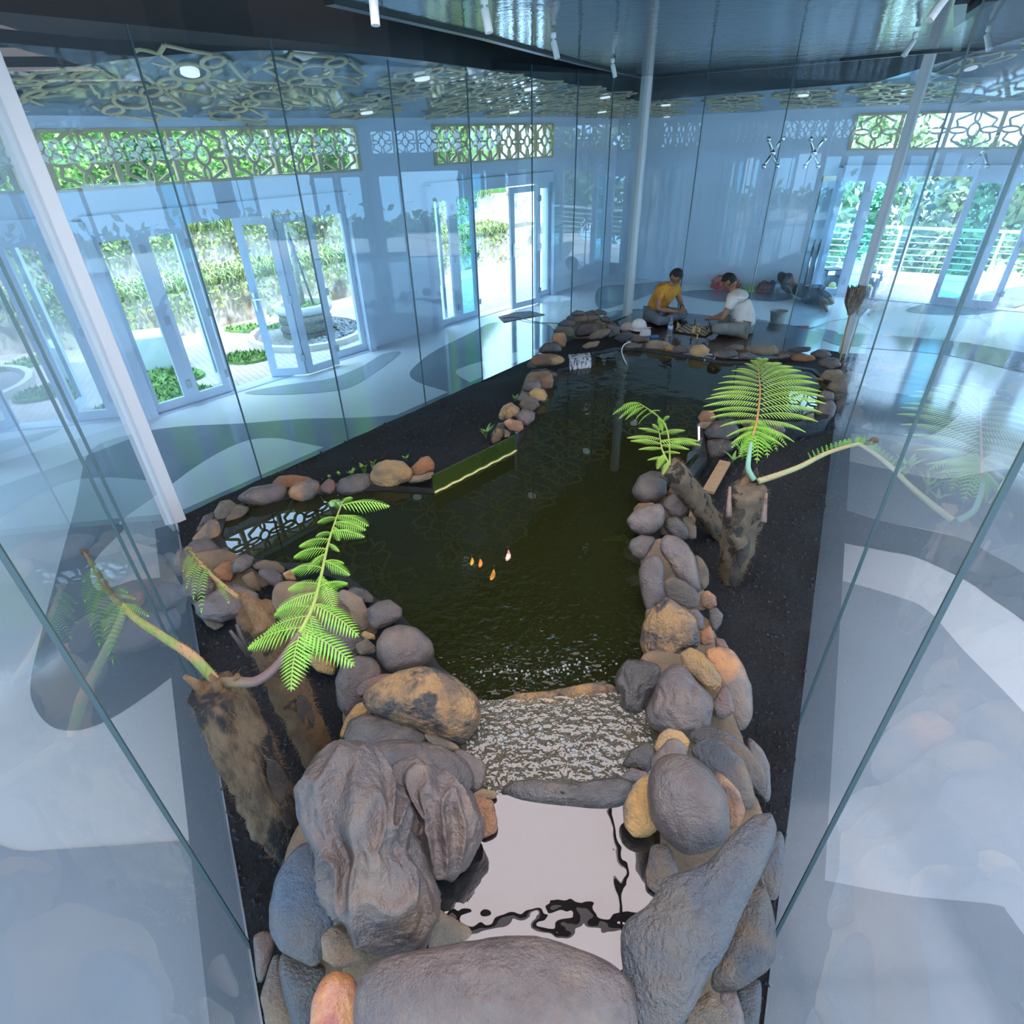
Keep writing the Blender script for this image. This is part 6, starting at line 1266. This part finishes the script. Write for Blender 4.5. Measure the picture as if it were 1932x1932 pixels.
cre = mat('cream chess wood', (.72, .55, .30), .4); blk = mat('black chess wood', (.015, .013, .012), .3); proto = {}
def piece(kind_, M, p, label, group):
    key = (kind_, M.name)
    if key not in proto:
        mb = MB(); mb.lathe((0, 0, 0), PR[kind_], 16); o = mb.build('chess_%s' % kind_, M, smooth=True); proto[key] = o
    else: o = proto[key].copy(); col.objects.link(o)
    o.location = p; tag(o, label, 'chess piece', group); o.scale = (1.05, 1.05, 1.1)
    return o
def sq(i, j): return cx_+ub*(i-3.5)*q+vb*(j-3.5)*q+V((0, 0, .017))
gW, gB = 'cream chess pieces on the board', 'black chess pieces on the board'
for kn_, i, j, lb in (('king', 4, 4, 'tall cream king in the middle of the board'), ('pawn', 3, 3, 'cream pawn left of the tall cream king'), ('bishop', 5, 3, 'cream bishop just right of the tall king'), ('rook', 5, 2, 'cream rook in front of the cream bishop'), ('king', 4, 1, 'tall cream piece near the front edge of the board'), ('pawn', 4, 0, 'cream pawn on the front edge square of the board'), ('pawn', 7, 4, 'cream pawn near the knee of the man in white'), ('bishop', 4, 2, 'cream bishop between the tall cream pieces')): piece(kn_, cre, sq(i, j), lb, gW)
for kn_, i, j, lb in (('king', 2, 7, 'tall black king at the back edge of the board'), ('bishop', 6, 7, 'black bishop at the back right of the board'), ('rook', 7, 6, 'black rook near the hand of the man in white'), ('pawn', 7, 5, 'black pawn in front of the black rook'), ('pawn', 6, 5, 'black pawn left of the other black pawn at the right side of the board'), ('pawn', 3, 7, 'black pawn beside the tall black king'), ('rook', 7, 7, 'black rook in the back right corner of the board')): piece(kn_, blk, sq(i, j), lb, gB)
piece('bishop', cre, D(815, 845), 'cream bishop standing on the deck in front of the board', 'chess pieces beside the board')
piece('bishop', blk, D(745, 850), 'black bishop standing on the deck in front of the board', 'chess pieces beside the board')
for k, (x, y, lb) in enumerate(((590, 728, 'tallest captured cream piece by the left man'), (605, 715, 'captured cream pawn behind the tallest captured one'), (620, 722, 'captured cream pawn nearest the board'), (598, 700, 'captured cream pawn farthest back beside the black sandal'))): piece('pawn' if k else 'king', cre, D(x, y), lb, 'captured cream pieces on the deck')
for k, (x, y, lb) in enumerate(((1050, 712, 'tallest captured black piece by the hands of the man in white'), (1062, 722, 'captured black pawn nearest the knee of the man in white'), (1075, 700, 'captured black pawn under the hands of the man in white'), (1020, 700, 'captured black pawn closest to the board corner'))): piece('pawn' if k else 'king', blk, D(x, y), lb, 'captured black pieces on the deck')
# deck clutter
hp_ = D(150, 745); hm = empty('safety_helmet', hp_, 'white safety helmet lying on the deck near the small waterfall', 'helmet'); wp = mat('white plastic', (.82, .82, .84), .25)
mb = MB(); mb.lathe((0, 0, 0), [(.125, .03), (.12, .08), (.10, .13), (.06, .165), (.01, .175)], 24); mb.build('shell', wp, hm, True)
mb = MB(); mb.lathe((.01, 0, 0), [(.12, .02), (.15, .022), (.148, .032), (.12, .036)], 24); mb.build('brim', wp, hm, True)
mb = MB(); mb.bar((0, 0, .172), (-.09, 0, .10), .02, .012); mb.build('ridge', wp, hm)
c = D(222, 795); mv = empty('plastic_mask', c, 'crumpled translucent white face shield in front of the safety helmet', 'face shield')
mb = MB(); vs = []
for i in range(9):
    a = -1.3+2.6*i/8
    for j in range(4): vs.append(V((.09*math.sin(a), -.07*math.cos(a), .0+.035*j))*(1-.05*j))
mb.add(vs, [(i*4+j, i*4+j+1, (i+1)*4+j+1, (i+1)*4+j) for i in range(8) for j in range(3)]); mb.build('visor', mat('milky plastic', (.70, .72, .74), .3), mv, True)
mb = MB(); mb.tube([(.08, .0, .10), (0, .08, .09), (-.08, 0, .10)], .008, 6); mb.build('headband', wp, mv)
c = D(25, 735); vs, fs = icos(3); mb = MB(); mb.add([V((v.x*.12, v.y*.08, max(-.0, v.z)*.11*(1+.3*noise.noise(v*3)))) for v in vs], fs); tag(mb.build('cap', mat('pale pinkish cloth', (.55, .48, .50), .85, bump=.4, bscale=15), loc=(0, 0, 0), smooth=True), 'crumpled pale pinkish cap beside the stone basin', 'cap').location = c
c = D(325, 822); mb = MB(); mb.box((0, 0, .012), (.13, .06, .022), .2); o = bevel(mb.build('blue_box', mat('bright blue plastic', (.02, .28, .62), .3)), .004); o.location = c; tag(o, 'small flat bright blue plastic case in front of the helmet', 'case')
def bottle(p, label, sc_=1, cap=(.05, .25, .7), h=.26):
    rt = empty('water_bottle', p, label, 'bottle'); k = h/.26; pm_ = mat('clear bottle plastic', (.75, .86, .92), .06, trans=.85)
    mb = MB(); mb.lathe((0, 0, 0), [(.028*sc_, 0), (.032*sc_, .01), (.032*sc_, .06*k), (.029*sc_, .08*k), (.032*sc_, .10*k), (.032*sc_, .16*k), (.024*sc_, .20*k), (.012*sc_, .235*k), (.012*sc_, .245*k)], 20); mb.build('bottle_body', pm_, rt, True)
    mb = MB(); mb.lathe((0, 0, 0), [(.0335*sc_, .085*k), (.0335*sc_, .14*k)], 20); mb.build('paper_label', mat('pale blue label', (.45, .65, .85), .5), rt, True)
    mb = MB(); mb.lathe((0, 0, .243*k), [(.014*sc_, 0), (.014*sc_, .02)], 14); mb.build('cap', mat('cap %s' % str(cap), cap, .4), rt, True)
bottle(D(500, 808), 'clear water bottle with blue cap standing on the deck by the chess board', 1.15, h=.29)
for k, (x, y) in enumerate(((615, 655), (560, 690))):
    c = D(x, y, ZD); mb = MB(); o = empty('sandal', c, 'black dotted sandal %s the knee of the man in orange' % ('behind' if k == 0 else 'below'), 'sandal')
    mb.prism([(p.x, p.y) for p in smoothpoly([(-.13, -.03), (-.05, -.045), (.08, -.05), (.13, 0), (.08, .05), (-.05, .04), (-.13, .03)], 4)], 0, .02); mb.build('sole', dk1, o)
    mb = MB(); mb.tube([(.0, -.05, .01), (.02, -.02, .06), (.02, .02, .06), (0, .05, .01)], .016, 8); mb.build('strap', dk1, o, True)
    mb = MB(); [mb.ball((-.10+.035*i, -.02+.02*(i % 3), .021), .005, 6) for i in range(7)]; mb.build('white_dots', wp, o)
# bucket
bp_ = X(1240, 655); bk = empty('bucket', bp_, 'grey-white plaster-stained bucket right of the man in white', 'bucket'); bm_ = mat('stained bucket', (.70, .68, .62), .6, c2=(.48, .46, .42), scale=9)
mb = MB(); mb.lathe((0, 0, 0), [(.095, 0), (.125, .24), (.135, .245), (.135, .255), (.118, .25), (.09, .02)], 28); mb.build('pail', bm_, bk, True)
mb = MB(); mb.tube([(math.cos(a)*.13, math.sin(a)*.13, .24-.09*abs(math.sin(a*1.0))*.4) for a in [PI*i/12 for i in range(13)]], .004, 6); mb.build('handle', mat('wire', (.4, .4, .4), .4, 1), bk)
# things along the back wall
def sack(px, py, w_, d_, h, M, label, name, cat, seed, z=0, amp=.3):
    c = X(px, py, z); vs, fs = icos(4); sd_ = V((seed*5.1, 0, 0)); mb = MB(); mb.add([V((v.x*w_, v.y*d_, max(-.02, (v.z+.35)/1.35*h)))*(1+amp*noise.fractal(v*2+sd_, 1, 2, 3)) for v in vs], fs); o = mb.build(name, M, smooth=True); o.location = c; return tag(o, label, cat)
sack(880, 384, .26, .14, .22, mat('red plastic bag', (.70, .05, .04), .35, c2=(.75, .20, .16), scale=8, bump=.5, bscale=12), 'bright red plastic bag lying by the back wall', 'plastic_bag', 'bag', 1, amp=.45)
sack(1070, 404, .20, .12, .09, mat('lime plastic', (.32, .52, .10), .45, c2=(.45, .62, .2), scale=12), 'lime green crumpled wrapper by the back wall', 'wrapper', 'wrapper', 2, amp=.6)
sack(1150, 415, .15, .12, .20, mat('dull red net bag', (.32, .07, .06), .6, c2=(.10, .06, .06), scale=14), 'dull red bundle by the back wall', 'cloth_bundle', 'bundle', 3)
sack(1200, 412, .13, .12, .20, mat('black grey bag', (.05, .05, .065), .6, c2=(.14, .14, .18), scale=9), 'black and grey bag beside the dull red bundle', 'bag', 'bag', 4)
bottle(X(1243, 425), 'large clear water bottle between the black bag and the backpack', 1.7, (.7, .7, .75), .33)
bpk = empty('backpack', X(1290, 425), 'dark grey backpack leaning beside the large bottle', 'backpack'); mb = MB(); vs, fs = icos(4); mb.add([V((v.x*.13-.12*(v.z), v.y*.09, (v.z+1)*.20)) for v in vs], fs); mb.build('bag_body', mat('dark grey nylon', (.06, .06, .07), .7, bump=.3), bpk, True)
for sg in (-1, 1): mb = MB(); mb.tube([(-.10, -.10+.0*sg, .33), (.02+.05*sg, -.13, .20), (.12, -.10, .05)], .014, 6); mb.build('strap', mat('pale strap', (.35, .34, .33), .8), bpk)
o = sack(1355, 365, .24, .12, .62, dk1, 'large black jacket heap propped by the door frame', 'black_jacket', 'jacket', 6, amp=.12); vs, fs = icos(2); mb = MB(); mb.add([V((.0+v.x*.05, -.13+v.y*.02, .22+v.z*.08)) for v in vs], fs); mb.build('white_print', wp, o)
gl = empty('round_fan', X(1385, 380), 'round white fan head on a stand seen through the open glass door edge', 'fan'); mb = MB(); mb.ball((0, .08, .80), .19, 24, sc_=(1, 1, 1)); o = mb.build('fan_guard', glass('fan guard', (.8, .85, .9), 1.3), gl, True); o.scale = (1, .5, 1)
mb = MB(); mb.tube([(0, .05, 0), (0, .05, .66)], .02, 8); mb.build('stand', wp, gl)
mb = MB(); mb.ball((0, .05, .80), .045, 10); mb.build('motor', wp, gl, True)
for k in range(3): a = k*2.1; mb = MB(); mb.add([V((0, .03, .80)), V((.15*math.cos(a), .02, .80+.15*math.sin(a))), V((.15*math.cos(a+.7), .05, .80+.15*math.sin(a+.7)))], [(0, 1, 2)]); mb.build('blade', wp, gl)
cr_o = X(1600, 385, -.03)+B2n*.25; ct = empty('crate', cr_o, 'black plastic crate with a handle slot just outside the right-hand doors', 'crate'); bkp = mat('black plastic', (.03, .045, .06), .5)
mb = MB(); mb.box((0, 0, .09), (.34, .24, .18)); mb.box((-.15, 0, .25), (.04, .24, .14)); mb.box((.15, 0, .25), (.04, .24, .14)); mb.box((0, 0, .31), (.34, .24, .03)); bevel(mb.build('crate_body', bkp, ct)); mb = MB(); mb.ball((-.02, -.18, .04), .07, 14); mb.build('yellow_ball', mat('dull yellow', (.50, .42, .12), .5), ct, True)
# mop leaning at the right post
mp_b = at(1584, 680, .07); mp_t = at(1604, 590, 0.62); mpo = empty('mop', mp_b, 'upturned string mop with wooden handle leaning beside the right white post', 'mop')
mb = MB(); mb.tube([V((0, 0, 0)), mp_t-mp_b], .013, 8); mb.build('mop_handle', mat('mop wood', (.50, .34, .17), .6), mpo, True)
mb = MB(); rg = random.Random(2); top_ = mp_t-mp_b; ax_ = top_.normalized()
for _ in range(260):
    a = rg.uniform(0, 2*PI); r0_ = rg.uniform(0, .03); r1_ = rg.uniform(.02, .10); p = top_+V((math.cos(a)*r0_, math.sin(a)*r0_, rg.uniform(-.03, .0))); mb.tube([p, p+V((math.cos(a)*r1_, math.sin(a)*r1_*.6, .16))-V((0, 0, 0)), p+V((math.cos(a)*r1_*1.1, math.sin(a)*r1_*.7, .30+rg.uniform(-.05, .05)))], .005, 4, cap=False)
o = mb.build('mop_strings', mat('mop string', (.20, .13, .09), .9, c2=(.40, .30, .22), scale=20), mpo); o['kind'] = 'stuff'
# mat with cable, tools
Q = lambda x, y, z=0.0: at(600+x*.3106, 300+y*.3106, z)
mp_ = [Q(1095, 960, .006), Q(1200, 932, .006), Q(1290, 925, .006), Q(1378, 946, .006), Q(1250, 968, .006), Q(1130, 992, .006)]
mb = MB(); mb.prism([(p.x, p.y) for p in mp_][::-1], .006, .014); tag(mb.build('floor_mat', mat('dark grey mesh mat', (.055, .055, .065), .85, c2=(.09, .09, .10), scale=30), loc=None), 'crumpled dark grey mat on the floor by the second doors', 'mat')
mb = MB(); mb.tube(spline([Q(1120, 965, .022), Q(1200, 960, .022), Q(1260, 975, .02), Q(1330, 992, .012), Q(1460, 998, .012)], 5), .006, 6); tag(mb.build('cable', mat('dark cable', (.02, .02, .02), .5), smooth=True), 'dark cable running from the floor mat towards the stone basin', 'cable')
mb = MB(); mb.tube(spline([X(1440, 668, .01), X(1530, 655, .01), X(1620, 620, .01), X(1720, 600, .01), X(1800, 590, .01)], 5), .005, 6); tag(mb.build('cable', mat('beige cord', (.45, .36, .28), .6), smooth=True), 'thin beige cord on the floor beyond the open glass door', 'cord')
tl = empty('hand_tool', X(1400, 665), 'small tool with orange and black striped handle on the floor by the glass door', 'tool'); mb = MB(); mb.bar((-.10, 0, .02), (.02, 0, .02), .03, .025); mb.build('tool_head', bkp, tl); mb = MB(); mb.bar((.02, 0, .02), (.14, -.02, .02), .04, .035); mb.build('tool_handle', mat('orange plastic', (.75, .14, .04), .4), tl)
wb = MB(); c = at(1470, 648, .10)
